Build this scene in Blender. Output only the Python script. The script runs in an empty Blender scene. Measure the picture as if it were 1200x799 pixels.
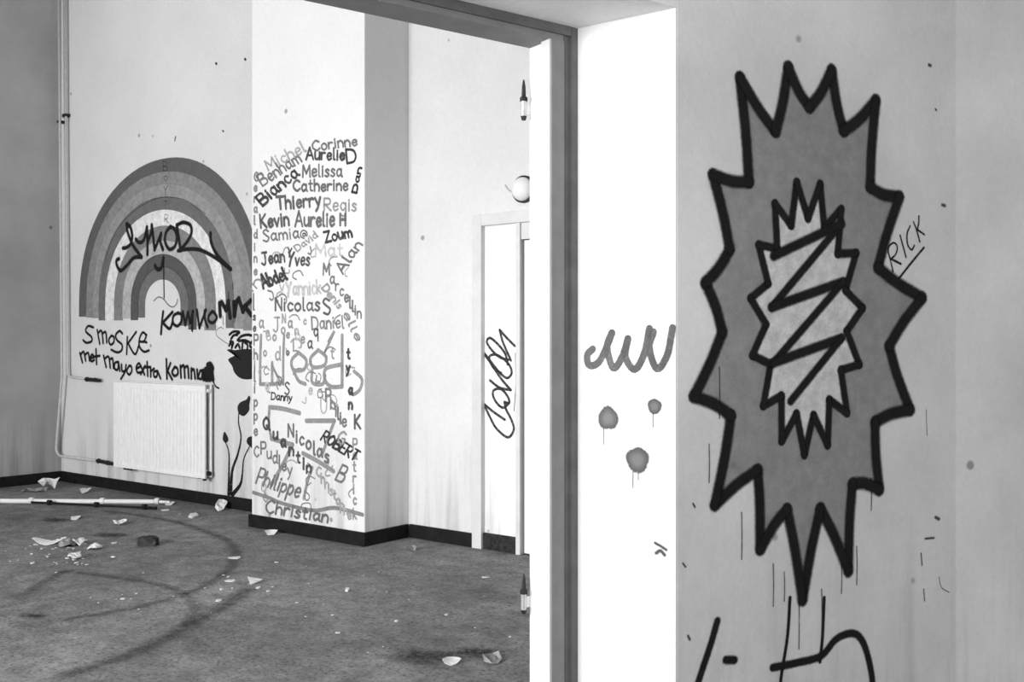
import bpy, bmesh, math, random
from mathutils import Vector, Matrix

random.seed(7)
scene = bpy.context.scene
COL = scene.collection

# ---------------------------------------------------------------- camera, world, light, exposure
F = 1193.0                # focal length in pixels of a 1200 x 799 frame
HZ = 402.0                # horizon row
H = 1.20                  # camera height
TH = math.atan2(1531.0, 1193.0)          # back wall runs this far left of the view axis
CA, SA = math.sin(TH), math.cos(TH)      # .789, .615

cam_d = bpy.data.cameras.new('camera')
cam_d.sensor_width = 36.0
cam_d.lens = 36.0 * F / 1200.0
cam_d.shift_y = (HZ - 399.5) / 1200.0
cam_d.clip_start = 0.02
cam = bpy.data.objects.new('camera', cam_d)
COL.objects.link(cam)
cam.location = (0, 0, H)
cam.rotation_euler = (math.pi / 2, 0, math.atan2(SA, CA))
scene.camera = cam

scene.view_settings.view_transform = 'Standard'
scene.view_settings.look = 'None'
scene.view_settings.gamma = 1.0
scene.view_settings.use_curve_mapping = False
scene.view_settings.exposure = -0.48

world = bpy.data.worlds.new('overcast_sky')
scene.world = world
world.use_nodes = True
world.node_tree.nodes['Background'].inputs[0].default_value = (0.8, 0.8, 0.8, 1)
world.node_tree.nodes['Background'].inputs[1].default_value = 0.25

YF = -2.6                 # inside face of the window wall
WINDOWS = [(-7.4, -5.9), (-5.2, -3.3), (-0.9, 1.2)]     # x ranges of the openings
WZ0, WZ1 = 0.9, 3.0
for (wx0, wx1), power in zip(WINDOWS, (40, 620, 350)):
    ld = bpy.data.lights.new('window_daylight', 'AREA')
    ld.shape = 'RECTANGLE'
    ld.size, ld.size_y = wx1 - wx0 - 0.1, WZ1 - WZ0 - 0.1
    ld.energy = power
    lo = bpy.data.objects.new('window_daylight', ld)
    COL.objects.link(lo)
    lo.location = ((wx0 + wx1) / 2, YF - 0.02, (WZ0 + WZ1) / 2)
    lo.rotation_euler = (math.radians(90), 0, 0)         # shines along +Y, into the rooms


# ---------------------------------------------------------------- geometry of the place
def c2r(x, y):
    """point given right of / ahead of the camera -> room axes (X along back wall, Y into it)"""
    return Vector((CA * x - SA * y, SA * x + CA * y))


def depth(X, Y):
    return -SA * X + CA * Y


def ray(px, py):
    r = (px - 600.0) / F
    d = c2r(r, 1.0)
    return Vector((d.x, d.y, (HZ - py) / F))


CAM = Vector((0, 0, H))


class Plane:
    def __init__(self, o, u, v):
        self.o = Vector(o)
        self.u = Vector(u).normalized()
        self.v = Vector(v).normalized()
        self.n = self.u.cross(self.v).normalized()

    def hit(self, px, py):
        d = ray(px, py)
        t = (self.o - CAM).dot(self.n) / d.dot(self.n)
        p = CAM + d * t - self.o
        return Vector((p.dot(self.u), p.dot(self.v))), t

    def p3(self, s, off=0.0):
        return self.o + self.u * s[0] + self.v * s[1] + self.n * off


# plan points of the far room
PC = c2r(-0.872, 6.015)                  # pillar's near corner
YP = PC.y                                # pillar face
PX1 = PC.x
YB = YP + 0.377                          # back wall
pl = c2r(-0.2557 * 6.663, 6.663)
PX0 = pl.x
rc = ray(72, 500)
XL = rc.x / rc.y * YB                    # left wall
CEIL = 4.6

UX, UY, UZ = Vector((1, 0, 0)), Vector((0, 1, 0)), Vector((0, 0, 1))
P_BACK = Plane((0, YB, 0), UX, UZ)
P_PILLAR = Plane((0, YP, 0), UX, UZ)
P_FLOOR = Plane((0, 0, 0), UX, UY)

# near doorway: frame face corner Q, wall direction e1, across the wall e1n (towards the far room)
vpx = 2250.0
a1 = math.atan2(vpx - 600, F)
e1c = Vector((math.sin(a1), math.cos(a1)))
Qc = Vector((46 / F * 2.92, 2.92))


def along(p, d, px):
    """p + t*d (camera plan) that falls on column px"""
    r = (px - 600.0) / F
    t = (r * p.y - p.x) / (d.x - r * d.y)
    return p + d * t, t


nfar = Vector((-e1c.y, e1c.x))
Cc, t_face = along(Qc, e1c, 676)
Jc, t_jamb = along(Qc, nfar, 619)
e2c = Vector((0.811, -0.585)).normalized()
Ec, t_rev = along(Cc, e2c, 793)
a2 = math.radians(63)
erc = Vector((math.sin(a2), math.cos(a2)))      # the sprayed wall itself
Kc, t_k = along(Ec, erc, 1120)
a3 = math.radians(72)
e3c = Vector((math.sin(a3), math.cos(a3)))
Rc = Kc + e3c * 3.2


def R2(v):
    return c2r(v.x, v.y)


Q, C_, J, E, K, R = [R2(v) for v in (Qc, Cc, Jc, Ec, Kc, Rc)]
E1, E2, E3, NF, ER = [R2(v).normalized() for v in (e1c, e2c, e3c, nfar, erc)]


def v3(v, z=0.0):
    return Vector((v.x, v.y, z))


P_REVEAL = Plane(v3(C_), v3(E2), UZ)
P_NEAR = Plane(v3(E), v3(ER), UZ)
for P_ in (P_REVEAL, P_NEAR):
    if P_.n.dot(Vector((0, 0, H)) - P_.o) < 0:
        P_.n = -P_.n
if P_BACK.n.y > 0: P_BACK.n = -P_BACK.n
if P_PILLAR.n.y > 0: P_PILLAR.n = -P_PILLAR.n


# ---------------------------------------------------------------- materials
MATS = {}


def new_mat(name):
    m = bpy.data.materials.new(name)
    m.use_nodes = True
    nt = m.node_tree
    b = nt.nodes['Principled BSDF']
    b.inputs['Roughness'].default_value = 0.85
    b.inputs['Specular IOR Level'].default_value = 0.12
    return m, nt, b


def g3(v):
    return (v, v, v, 1)


def noise(nt, scale, detail=4, rough=0.6, vec=None, dist=0.0):
    n = nt.nodes.new('ShaderNodeTexNoise')
    n.inputs['Scale'].default_value = scale
    n.inputs['Detail'].default_value = detail
    n.inputs['Roughness'].default_value = rough
    n.inputs['Distortion'].default_value = dist
    if vec is not None:
        nt.links.new(vec, n.inputs['Vector'])
    return n.outputs['Fac']


def ramp(nt, fac, stops):
    r = nt.nodes.new('ShaderNodeValToRGB')
    els = r.color_ramp.elements
    while len(els) < len(stops):
        els.new(0.5)
    for e, (p, v) in zip(els, stops):
        e.position = p
        e.color = g3(v)
    nt.links.new(fac, r.inputs[0])
    return r.outputs[0]


def mathn(nt, op, a, b=None, clamp=False):
    n = nt.nodes.new('ShaderNodeMath')
    n.operation = op
    n.use_clamp = clamp
    for i, x in enumerate((a, b)):
        if x is None:
            continue
        if isinstance(x, (int, float)):
            n.inputs[i].default_value = x
        else:
            nt.links.new(x, n.inputs[i])
    return n.outputs[0]


def bump(nt, b, h, dist=0.004, strength=0.6):
    n = nt.nodes.new('ShaderNodeBump')
    n.inputs['Distance'].default_value = dist
    n.inputs['Strength'].default_value = strength
    nt.links.new(h, n.inputs['Height'])
    nt.links.new(n.outputs[0], b.inputs['Normal'])


def geo_pos(nt):
    return nt.nodes.new('ShaderNodeNewGeometry').outputs['Position']


def plaster(name, base, dirt=0.25, low=0.35, scale=1.0, speck=True):
    """painted plaster: soft mottling, drip streaks and grime rising from the skirting"""
    m, nt, b = new_mat(name)
    pos = geo_pos(nt)
    big = ramp(nt, noise(nt, 0.8 * scale, 5, 0.6, pos), [(0.3, 1.0), (0.75, 1.0 - dirt)])
    fine = ramp(nt, noise(nt, 38 * scale, 3, 0.7, pos), [(0.3, 0.94), (0.7, 1.0)])
    mp = nt.nodes.new('ShaderNodeMapping')
    mp.inputs['Scale'].default_value = (9, 9, 0.5)
    nt.links.new(pos, mp.inputs[0])
    streak = noise(nt, 1.0, 4, 0.65, mp.outputs[0])
    sep = nt.nodes.new('ShaderNodeSeparateXYZ')
    nt.links.new(pos, sep.inputs[0])
    mr = nt.nodes.new('ShaderNodeMapRange')
    mr.inputs['From Min'].default_value = 0.05
    mr.inputs['From Max'].default_value = 0.75
    mr.inputs['To Min'].default_value = 1.0
    mr.inputs['To Max'].default_value = 0.0
    nt.links.new(sep.outputs[2], mr.inputs[0])
    st = ramp(nt, streak, [(0.46, 0.0), (0.72, 1.0)])
    grime = mathn(nt, 'MULTIPLY', mathn(nt, 'MULTIPLY', mr.outputs[0], st), low)
    grime = mathn(nt, 'SUBTRACT', 1.0, grime)
    val = mathn(nt, 'MULTIPLY', mathn(nt, 'MULTIPLY', big, fine), grime)
    if speck:
        vo = nt.nodes.new('ShaderNodeTexVoronoi')
        vo.inputs['Scale'].default_value = 3.2
        nt.links.new(pos, vo.inputs['Vector'])
        sp = ramp(nt, vo.outputs['Distance'], [(0.035, 0.45), (0.06, 1.0)])
        val = mathn(nt, 'MULTIPLY', val, sp)
    val = mathn(nt, 'MULTIPLY', val, base)
    nt.links.new(val, b.inputs['Base Color'])
    bump(nt, b, noise(nt, 60, 3, 0.6, pos), 0.003, 0.35)
    return m


def simple(name, base, var=0.15, sc=14.0, rough=0.7, metal=0.0, bumpd=0.002):
    m, nt, b = new_mat(name)
    tc = nt.nodes.new('ShaderNodeTexCoord').outputs['Object']
    n = noise(nt, sc, 5, 0.65, tc)
    c = ramp(nt, n, [(0.25, base * (1 - var)), (0.75, min(1, base * (1 + var)))])
    nt.links.new(c, b.inputs['Base Color'])
    b.inputs['Roughness'].default_value = rough
    b.inputs['Metallic'].default_value = metal
    if bumpd:
        bump(nt, b, n, bumpd, 0.5)
    return m


M_WALL = plaster('painted_plaster', 0.72, 0.16, 0.45)
M_PILLAR = plaster('pillar_plaster', 0.78, 0.12, 0.4)
M_REVEAL = plaster('white_reveal_plaster', 0.86, 0.07, 0.2, speck=False)
M_NEAR = plaster('sprayed_plaster', 0.74, 0.34, 0.3, 1.5)
M_LEFT = plaster('shaded_end_plaster', 0.40, 0.3, 0.5, 1.6)  # the end wall's shade is put into this darker base colour
M_CEIL = plaster('ceiling_plaster', 0.3, 0.1, 0.0, speck=False)  # unseen ceiling toned dark so less light bounces onto the wall tops
M_INFILL = plaster('infill_whitewash', 0.84, 0.08, 0.55)
M_SKIRT = simple('black_skirting', 0.012, 0.5, 20, 0.55)
M_SKIRT2 = simple('scuffed_skirting', 0.025, 0.9, 40, 0.6)
M_FRAME = simple('white_door_paint', 0.74, 0.07, 9, 0.5)
M_FRAME2 = simple('pale_frame_paint', 0.6, 0.08, 8, 0.55)
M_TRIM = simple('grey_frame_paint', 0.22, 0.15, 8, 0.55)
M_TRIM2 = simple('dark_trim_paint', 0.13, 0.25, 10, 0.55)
M_RAD = simple('radiator_enamel', 0.8, 0.06, 20, 0.4, 0, 0.0005)
M_RADIN = simple('radiator_fin_metal', 0.16, 0.3, 30, 0.6)
M_PIPE = simple('painted_pipe', 0.5, 0.15, 25, 0.5)
M_IRON = simple('dark_iron', 0.03, 0.4, 40, 0.5, 0.4)
M_STEEL = simple('worn_steel', 0.55, 0.2, 50, 0.35, 0.7)
M_PLASTIC = simple('white_plastic_pipe', 0.75, 0.1, 15, 0.4)
M_BLACKROD = simple('black_rod', 0.015, 0.3, 30, 0.5)
M_PAPER = simple('torn_paper', 0.72, 0.2, 12, 0.9)
M_CHIP = simple('plaster_chip', 0.62, 0.25, 30, 0.9)
M_GREYCHIP = simple('grey_rubble', 0.25, 0.4, 30, 0.9)
M_BRICK = simple('burnt_brick', 0.045, 0.7, 35, 0.9, 0, 0.006)

# floor: dirty screed
m, nt, b = new_mat('dusty_screed')
pos = geo_pos(nt)
n1 = ramp(nt, noise(nt, 1.1, 7, 0.68, pos, 0.4), [(0.3, 0.55), (0.7, 1.35)])
n2 = ramp(nt, noise(nt, 9, 6, 0.75, pos), [(0.32, 0.6), (0.68, 1.3)])
n3 = ramp(nt, noise(nt, 55, 4, 0.8, pos), [(0.36, 0.3), (0.46, 1.0), (0.7, 1.3)])
v = mathn(nt, 'MULTIPLY', mathn(nt, 'MULTIPLY', n1, n2), n3)
v = mathn(nt, 'MULTIPLY', v, 0.21)
nt.links.new(v, b.inputs['Base Color'])
b.inputs['Roughness'].default_value = 0.75
bump(nt, b, noise(nt, 45, 6, 0.7, pos), 0.008, 0.6)
M_FLOOR = m


def paint_mat(grey, kind='brush', opacity=1.0):
    """film of paint; the first UV axis runs 0 at the middle of a stroke to 1 at its rim"""
    key = (round(grey, 3), kind, opacity)
    if key in MATS:
        return MATS[key]
    m, nt, b = new_mat('%s_paint' % kind)
    uv = nt.nodes.new('ShaderNodeUVMap')
    sep = nt.nodes.new('ShaderNodeSeparateXYZ')
    nt.links.new(uv.outputs[0], sep.inputs[0])
    r = sep.outputs[0]
    pos = geo_pos(nt)
    n = noise(nt, 260 if kind != 'tyre' else 90, 2, 0.6, pos)
    amt, lo, hi = {'brush': (0.25, 0.86, 1.0), 'spray': (0.45, 0.45, 1.05), 'fuzzy': (0.7, 0.15, 1.05),
                   'fill': (0.35, 0.80, 1.02), 'tyre': (0.9, 0.1, 1.1), 'dot': (0.3, 0.78, 1.0)}[kind]
    rr = mathn(nt, 'ADD', r, mathn(nt, 'MULTIPLY', mathn(nt, 'SUBTRACT', n, 0.5), amt))
    mr = nt.nodes.new('ShaderNodeMapRange')
    mr.interpolation_type = 'SMOOTHSTEP'
    mr.inputs['From Min'].default_value = lo
    mr.inputs['From Max'].default_value = hi
    mr.inputs['To Min'].default_value = 1.0
    mr.inputs['To Max'].default_value = 0.0
    nt.links.new(rr, mr.inputs[0])
    al = mathn(nt, 'MULTIPLY', mr.outputs[0], opacity)
    if kind == 'brush':
        w = ramp(nt, noise(nt, 55, 3, 0.6, pos), [(0.25, 0.62), (0.55, 1.0)])
        al = mathn(nt, 'MULTIPLY', al, w)
    if kind == 'fill':
        w = ramp(nt, noise(nt, 420, 2, 0.7, pos), [(0.3, 0.6), (0.6, 1.0)])
        al = mathn(nt, 'MULTIPLY', al, w)
    if kind == 'tyre':
        w = ramp(nt, noise(nt, 22, 4, 0.75, pos), [(0.35, 0.25), (0.6, 1.0)])
        al = mathn(nt, 'MULTIPLY', al, w)
    if kind == 'dot':
        rim = nt.nodes.new('ShaderNodeMapRange')
        rim.inputs['From Min'].default_value = 0.3
        rim.inputs['From Max'].default_value = 0.9
        rim.inputs['To Min'].default_value = grey * 1.5
        rim.inputs['To Max'].default_value = grey * 0.6
        nt.links.new(rr, rim.inputs[0])
        nt.links.new(rim.outputs[0], b.inputs['Base Color'])
    else:
        c = ramp(nt, noise(nt, 25, 4, 0.6, pos), [(0.3, grey * 0.8), (0.7, min(1, grey * 1.2))])
        nt.links.new(c, b.inputs['Base Color'])
    nt.links.new(al, b.inputs['Alpha'])
    b.inputs['Roughness'].default_value = 0.6 if kind != 'tyre' else 0.9
    MATS[key] = m
    return m


# ---------------------------------------------------------------- object helpers
def link(name, me, mat, parent=None):
    o = bpy.data.objects.new(name, me)
    COL.objects.link(o)
    if mat is not None and len(me.materials) == 0:
        me.materials.append(mat)
    if parent is not None:
        o.parent = parent
    return o


def tag(o, label, cat, group=None, kind=None):
    o['label'] = label
    o['category'] = cat
    if group: o['group'] = group
    if kind: o['kind'] = kind
    return o


def thing(name, label, cat, loc=(0, 0, 0), group=None, kind=None):
    o = bpy.data.objects.new(name, None)
    COL.objects.link(o)
    o.empty_display_size = 0.1
    o.location = loc
    return tag(o, label, cat, group, kind)


def part(name, bm, mat, parent, smooth=False, bevel=0.0):
    """bm is in room axes; the object is stored relative to its parent empty"""
    if bevel:
        bmesh.ops.bevel(bm, geom=list(bm.edges), offset=bevel, segments=2, profile=0.5, affect='EDGES')
    if parent is not None:
        off = Vector((0, 0, 0))
        q = parent
        while q is not None:
            off += q.location
            q = q.parent
        bmesh.ops.translate(bm, verts=bm.verts, vec=-off)
    bmesh.ops.recalc_face_normals(bm, faces=bm.faces)
    me = bpy.data.meshes.new(name)
    bm.to_mesh(me)
    bm.free()
    if smooth:
        for p in me.polygons:
            p.use_smooth = True
    return link(name, me, mat, parent)


def prism(pts, z0, z1, bm=None):
    bm = bm or bmesh.new()
    lo = [bm.verts.new((p[0], p[1], z0)) for p in pts]
    hi = [bm.verts.new((p[0], p[1], z1)) for p in pts]
    n = len(pts)
    bm.faces.new(lo[::-1])
    bm.faces.new(hi)
    for i in range(n):
        bm.faces.new((lo[i], lo[(i + 1) % n], hi[(i + 1) % n], hi[i]))
    return bm


def box(x0, x1, y0, y1, z0, z1, bm=None):
    return prism([(x0, y0), (x1, y0), (x1, y1), (x0, y1)], z0, z1, bm)


def tube(pts, r, seg=10, bm=None, caps=True):
    bm = bm or bmesh.new()
    pts = [Vector(p) for p in pts]
    rs = r if isinstance(r, (list, tuple)) else [r] * len(pts)
    rings = []
    t0 = (pts[1] - pts[0]).normalized()
    ref = Vector((0, 0, 1)) if abs(t0.z) < 0.9 else Vector((1, 0, 0))
    for i, p in enumerate(pts):
        t = (pts[min(i + 1, len(pts) - 1)] - pts[max(i - 1, 0)]).normalized()
        a = (ref - t * ref.dot(t)).normalized()
        ref = a
        c = t.cross(a)
        rings.append([bm.verts.new(p + (a * math.cos(k * 2 * math.pi / seg) + c * math.sin(k * 2 * math.pi / seg)) * rs[i])
                      for k in range(seg)])
    for i in range(len(rings) - 1):
        for k in range(seg):
            bm.faces.new((rings[i][k], rings[i][(k + 1) % seg], rings[i + 1][(k + 1) % seg], rings[i + 1][k]))
    if caps:
        bm.faces.new(rings[0][::-1])
        bm.faces.new(rings[-1])
    return bm


def catmull(pts, closed=False, step=6):
    pts = [Vector(p) for p in pts]
    n = len(pts)
    if n < 3:
        return pts
    out = []
    rng = n if closed else n - 1
    for i in range(rng):
        p1, p2 = pts[i], pts[(i + 1) % n]
        p0 = pts[i - 1] if (i > 0 or closed) else p1 * 2 - p2
        p3_ = pts[(i + 2) % n] if (i + 2 < n or closed) else p2 * 2 - p1
        for k in range(step):
            t = k / step
            out.append(0.5 * ((2 * p1) + (p2 - p0) * t + (2 * p0 - 5 * p1 + 4 * p2 - p3_) * t * t
                              + (3 * p1 - p0 - 3 * p2 + p3_) * t ** 3))
    if not closed:
        out.append(pts[-1])
    return out


class Paint:
    """collects strokes and filled shapes lying on one plane as a paint film"""
    level = 0

    def __init__(self, plane, lift=0.0006):
        self.pl = plane
        self.v, self.f, self.uv = [], [], []
        self.lift = lift

    def _off(self):
        Paint.level = (Paint.level + 1) % 9
        return self.lift + Paint.level * 0.00012

    def ribbon(self, s, w, taper=None):
        """s: plane coordinates; w: full width in metres"""
        off = self._off()
        # drop repeats
        q = [s[0]]
        for p in s[1:]:
            if (p - q[-1]).length > 1e-5:
                q.append(p)
        s = q
        n = len(s)
        if n < 2:
            return
        base = len(self.v)
        rim, mid = 1.0, 0.0
        pr = self.pl
        rows = []
        for i, p in enumerate(s):
            t = (s[min(i + 1, n - 1)] - s[max(i - 1, 0)])
            if t.length < 1e-9:
                t = Vector((1, 0))
            t = t.normalized()
            nn = Vector((-t.y, t.x))
            ww = w * (taper(i / (n - 1)) if taper else 1.0) / 2
            o = off + 0.0001 * i / n
            k = len(self.v)
            self.v += [pr.p3(p + nn * ww, o), pr.p3(p, o), pr.p3(p - nn * ww, o)]
            self.uv += [rim, mid, rim]
            rows.append((k, t, nn, ww, o))
        for i in range(n - 1):
            a, b_ = rows[i][0], rows[i + 1][0]
            self.f += [(a, a + 1, b_ + 1, b_), (a + 1, a + 2, b_ + 2, b_ + 1)]
        for (k, t, nn, ww, o), p, sg in ((rows[0], s[0], -1), (rows[-1], s[-1], 1)):
            prev = k
            for j in range(1, 6):
                an = math.pi * j / 6
                d = nn * math.cos(an) + t * sg * math.sin(an)
                self.v.append(pr.p3(p + d * ww, o))
                self.uv.append(1.0)
                cur = len(self.v) - 1
                self.f.append((k + 1, prev, cur))
                prev = cur
            self.f.append((k + 1, prev, k + 2))

    def stroke(self, pts, wpx, closed=False, taper=None, smooth=True):
        s = []
        ts = []
        for p in pts:
            h, t = self.pl.hit(*p)
            s.append(h)
            ts.append(t)
        w = wpx * (sum(ts) / len(ts)) / F
        if smooth:
            s = catmull(s, closed)
            if closed:
                s.append(s[0])
        self.ribbon(s, w, taper)

    def fill(self, pts, soft=0.12, smooth=True):
        """closed outline in pixels, fanned from its centroid (ear-safe for star shapes) with a soft rim"""
        s = [self.pl.hit(*p)[0] for p in pts]
        if smooth:
            s = catmull(s, True, 4)
        off = self._off()
        c = sum(s, Vector((0, 0))) / len(s)
        k = len(self.v)
        self.v.append(self.pl.p3(c, off)); self.uv.append(0.0)
        n = len(s)
        for p in s:
            self.v.append(self.pl.p3(c + (p - c) * (1 - soft), off)); self.uv.append(0.5)
        for p in s:
            self.v.append(self.pl.p3(c + (p - c), off)); self.uv.append(1.0)
        for i in range(n):
            j = (i + 1) % n
            self.f += [(k, k + 1 + i, k + 1 + j), (k + 1 + i, k + 1 + n + i, k + 1 + n + j, k + 1 + j)]

    def disc(self, cx, cy, rpx):
        c, t = self.pl.hit(cx, cy)
        r = rpx * t / F
        off = self._off()
        k = len(self.v)
        self.v.append(self.pl.p3(c, off)); self.uv.append(0.0)
        n = 28
        for i in range(n):
            an = 2 * math.pi * i / n
            rr = r * (1 + 0.05 * math.sin(3 * an + cx) + 0.03 * math.sin(5 * an))
            self.v.append(self.pl.p3(c + Vector((math.cos(an), math.sin(an))) * rr, off)); self.uv.append(1.0)
        for i in range(n):
            self.f.append((k, k + 1 + i, k + 1 + (i + 1) % n))

    def strip(self, A, B):
        """band between two polylines of plane coordinates"""
        off = self._off()
        k = len(self.v)
        n = len(A)
        for a, b_ in zip(A, B):
            for f_, u_ in ((-0.06, 1.0), (0.06, 0.5), (0.5, 0.0), (0.94, 0.5), (1.06, 1.0)):
                self.v.append(self.pl.p3(a + (b_ - a) * f_, off)); self.uv.append(u_)
        for i in range(n - 1):
            for j in range(4):
                p = k + i * 5 + j
                self.f.append((p, p + 1, p + 6, p + 5))

    def build(self, name, mat, parent=None):
        off = Vector((0, 0, 0))
        if parent is not None:
            off = parent.location
        me = bpy.data.meshes.new(name)
        me.from_pydata([tuple(p - off) for p in self.v], [], self.f)
        uvl = me.uv_layers.new(name='UVMap')
        for lp in me.loops:
            uvl.data[lp.index].uv = (self.uv[lp.vertex_index], 0.5)
        me.update()
        return link(name, me, mat, parent)


def zm(ox, oy, s, strokes):
    return [[(ox + x / s, oy + y / s) for x, y in st] for st in strokes]


# ================================================================ the setting
def struct(name, bm, mat, label, cat, **k):
    return tag(part(name, bm, mat, None, **k), label, cat, None, 'structure')


struct('floor', box(XL - 0.3, 3.6, YF - 0.3, 8.0, -0.2, 0.0), M_FLOOR,
       'grey dusty screed floor marked with tyre tracks and crumbs', 'floor')
struct('ceiling', box(XL - 0.3, 3.6, YF - 0.3, 8.0, CEIL, CEIL + 0.2), M_CEIL, 'plaster ceiling over both rooms, toned dark to dim the wall tops', 'ceiling')

# far door opening in the back wall: frame from DX0 to DX1
DX0 = P_BACK.hit(555.5, 400)[0].x
DXi = P_BACK.hit(566.5, 400)[0].x
DXm0 = P_BACK.hit(606, 400)[0].x
DXm1 = P_BACK.hit(613, 400)[0].x
DX1 = DXm1 + 1.05
DZ = P_BACK.hit(556, 252.5)[0].y
bm = box(XL - 0.3, DX0 + 0.02, YB, YB + 0.3, 0, CEIL)
box(DX0 + 0.02, DX1 - 0.02, YB, YB + 0.3, DZ - 0.03, CEIL, bm)
JW = J.x                                    # where the partition meets the back wall
box(DX1 - 0.02, 0.6, YB, YB + 0.3, 0, CEIL, bm)
struct('wall_back', bm, M_WALL, 'whitewashed back wall carrying a radiator and a painted rainbow', 'wall')
bm = box(PX0, PX1, YP, YB + 0.02, 0, CEIL)
pillar = struct('wall_pillar', bm, M_PILLAR, 'broad white pillar standing out of the back wall', 'pillar', bevel=0.006)
struct('wall_left', box(XL - 0.3, XL, YF - 0.3, YB, 0, CEIL), M_LEFT, 'plaster end wall with painted-in shade beside the corner pipes', 'wall')

# window wall (behind the camera), with openings for the daylight
bm = bmesh.new()
xs = [XL - 0.3] + [x for w in WINDOWS for x in w] + [3.6]
for i in range(0, len(xs), 2):
    box(xs[i], xs[i + 1], YF - 0.3, YF, 0, CEIL, bm)
for wx0, wx1 in WINDOWS:
    box(wx0, wx1, YF - 0.3, YF, 0, WZ0, bm)
    box(wx0, wx1, YF - 0.3, YF, WZ1, CEIL, bm)
struct('wall_window', bm, M_WALL, 'plaster wall with tall window openings opposite the rainbow', 'wall')
struct('wall_right', box(3.2, 3.6, YF, 8.0, 0, CEIL), M_WALL, 'plain plaster side wall of the nearer room', 'wall')

# skirting
SK, SD = 0.082, 0.016


def skirt(name, bm, label, mat=M_SKIRT):
    return tag(part(name, bm, mat, None, bevel=0.003), label, 'baseboard', None, 'structure')


skirt('baseboard_back', box(XL, PX0, YB - SD, YB + 0.01, 0, 0.088), 'black skirting below the radiator')
bm = box(PX0 - SD, PX1 + SD, YP - SD, YP + 0.01, 0, SK)
skirt('baseboard_pillar', bm, 'black skirting along the front of the pillar')
skirt('baseboard_return', box(PX1 - 0.01, PX1 + SD, YP + 0.01, YB - SD, 0, SK), 'black skirting round the grey side of the pillar')
skirt('baseboard_door', box(PX1 + SD, DX0, YB - SD, YB + 0.01, 0, SK), 'black skirting between pillar and far door frame')
skirt('baseboard_left', box(XL - 0.01, XL + SD, YF, YB - SD, 0, 0.088), 'black skirting along the shade-toned end wall')

# far doorway, walled up inside its frame
d2 = thing('door_2', 'walled-up doorway with pale wooden frame beyond the pillar', 'door', (DX0, YB, 0), None, 'structure')
part('frame_stile', box(DX0, DXi, YB - 0.022, YB + 0.06, 0, DZ), M_FRAME2, d2, bevel=0.003)
hz_ = P_BACK.hit(566, 265)[0].y
part('frame_head', box(DXi, DX1, YB - 0.022, YB + 0.06, hz_, DZ), M_FRAME2, d2, bevel=0.003)
part('frame_stile', box(DXm0, DXm1 - 0.012, YB - 0.016, YB + 0.06, 0, hz_), M_FRAME2, d2, bevel=0.003)
part('frame_stile', box(DX1 - 0.07, DX1, YB - 0.022, YB + 0.06, 0, hz_), M_FRAME2, d2, bevel=0.003)
part('infill_panel', box(DXi - 0.01, DXm0 + 0.01, YB + 0.012, YB + 0.05, 0, hz_ + 0.01), M_INFILL, d2)
part('infill_skirting', box(DXi, DXm0, YB - 0.004, YB + 0.02, 0, SK + 0.012), M_SKIRT2, d2)
part('door_leaf', box(DXm1 + 0.004, DX1 - 0.075, YB + 0.005, YB + 0.045, 0.01, hz_ - 0.1), M_FRAME, d2, bevel=0.003)
part('door_rail', box(DXm1 - 0.012, DX1 - 0.07, YB - 0.004, YB + 0.05, hz_ - 0.095, hz_), M_FRAME2, d2, bevel=0.003)
part('gap_shade_strip', box(DXm1 - 0.014, DXm1 + 0.006, YB + 0.03, YB + 0.06, 0, hz_ - 0.09), M_SKIRT, d2)  # solid black strip painted as the shade between stile and leaf
P_INFILL = Plane((0, YB + 0.012, 0), UX, UZ); P_INFILL.n = -UY

# near partition: splayed reveal, the sprayed wall and its continuation
SOFF = H + (HZ - 34) / F * Cc.y
HEAD = H + (HZ - 45.6) / F * Qc.y
Jw = J + NF * 0.0
back = J + E1 * t_face
R_back = R + (back - E) * 1.0
bm = prism([C_, E, K, R, R_back, back], 0, CEIL)
wn = struct('wall_partition', bm, M_NEAR, 'grey plaster partition carrying the big jagged spray painting', 'wall', bevel=0.004)
# white skim of the reveal: its own paint
rv = bmesh.new()
nr = Vector((P_REVEAL.n.x, P_REVEAL.n.y))
Ei = E - E2 * 0.0015
prism([C_ + nr * 0.0, Ei, Ei + nr * 0.003, C_ + nr * 0.003], 0, SOFF, rv)
struct('wall_reveal', rv, M_REVEAL, 'bright white splayed reveal beside the near doorway', 'wall')
P_REVEAL.o = P_REVEAL.o + P_REVEAL.n * 0.003

OPEN = 1.75
Cl = C_ - E1 * (OPEN + 2 * t_face)         # left end of the opening
Eline = (E - C_).dot(NF)                   # near face offset (negative towards the camera)
nearn = -NF * abs(Eline)
backn = NF * t_jamb
# wall above the opening
over = [C_ + backn, C_ + nearn + E1 * 0.01, Cl + nearn, Cl + backn]
over[1] = E
struct('wall_lintel', prism([C_ + backn, C_, E, Cl + nearn, Cl + backn], SOFF, CEIL), M_REVEAL,
       'white wall and soffit over the near doorway', 'wall')
tl = (Cl.y - YF) / abs(E1.y)
L2 = Cl - E1 * tl
struct('wall_door', prism([Cl + backn, Cl + nearn * 1.0 - E1 * 0.15, L2 + nearn, L2 + backn], 0, CEIL), M_NEAR,
       'plaster partition running from near doorway to the windows', 'wall')
# partition hidden part joining the back wall
# near door frame
d1 = thing('door_1', 'white door frame with two bare pin hinges and no door', 'door', (Q.x, Q.y, 0), None, 'structure')


def pl2(s, d):
    """point s along the wall from Q, d across it towards the far room"""
    p = Q + E1 * s + NF * d
    return (p.x, p.y)


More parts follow.
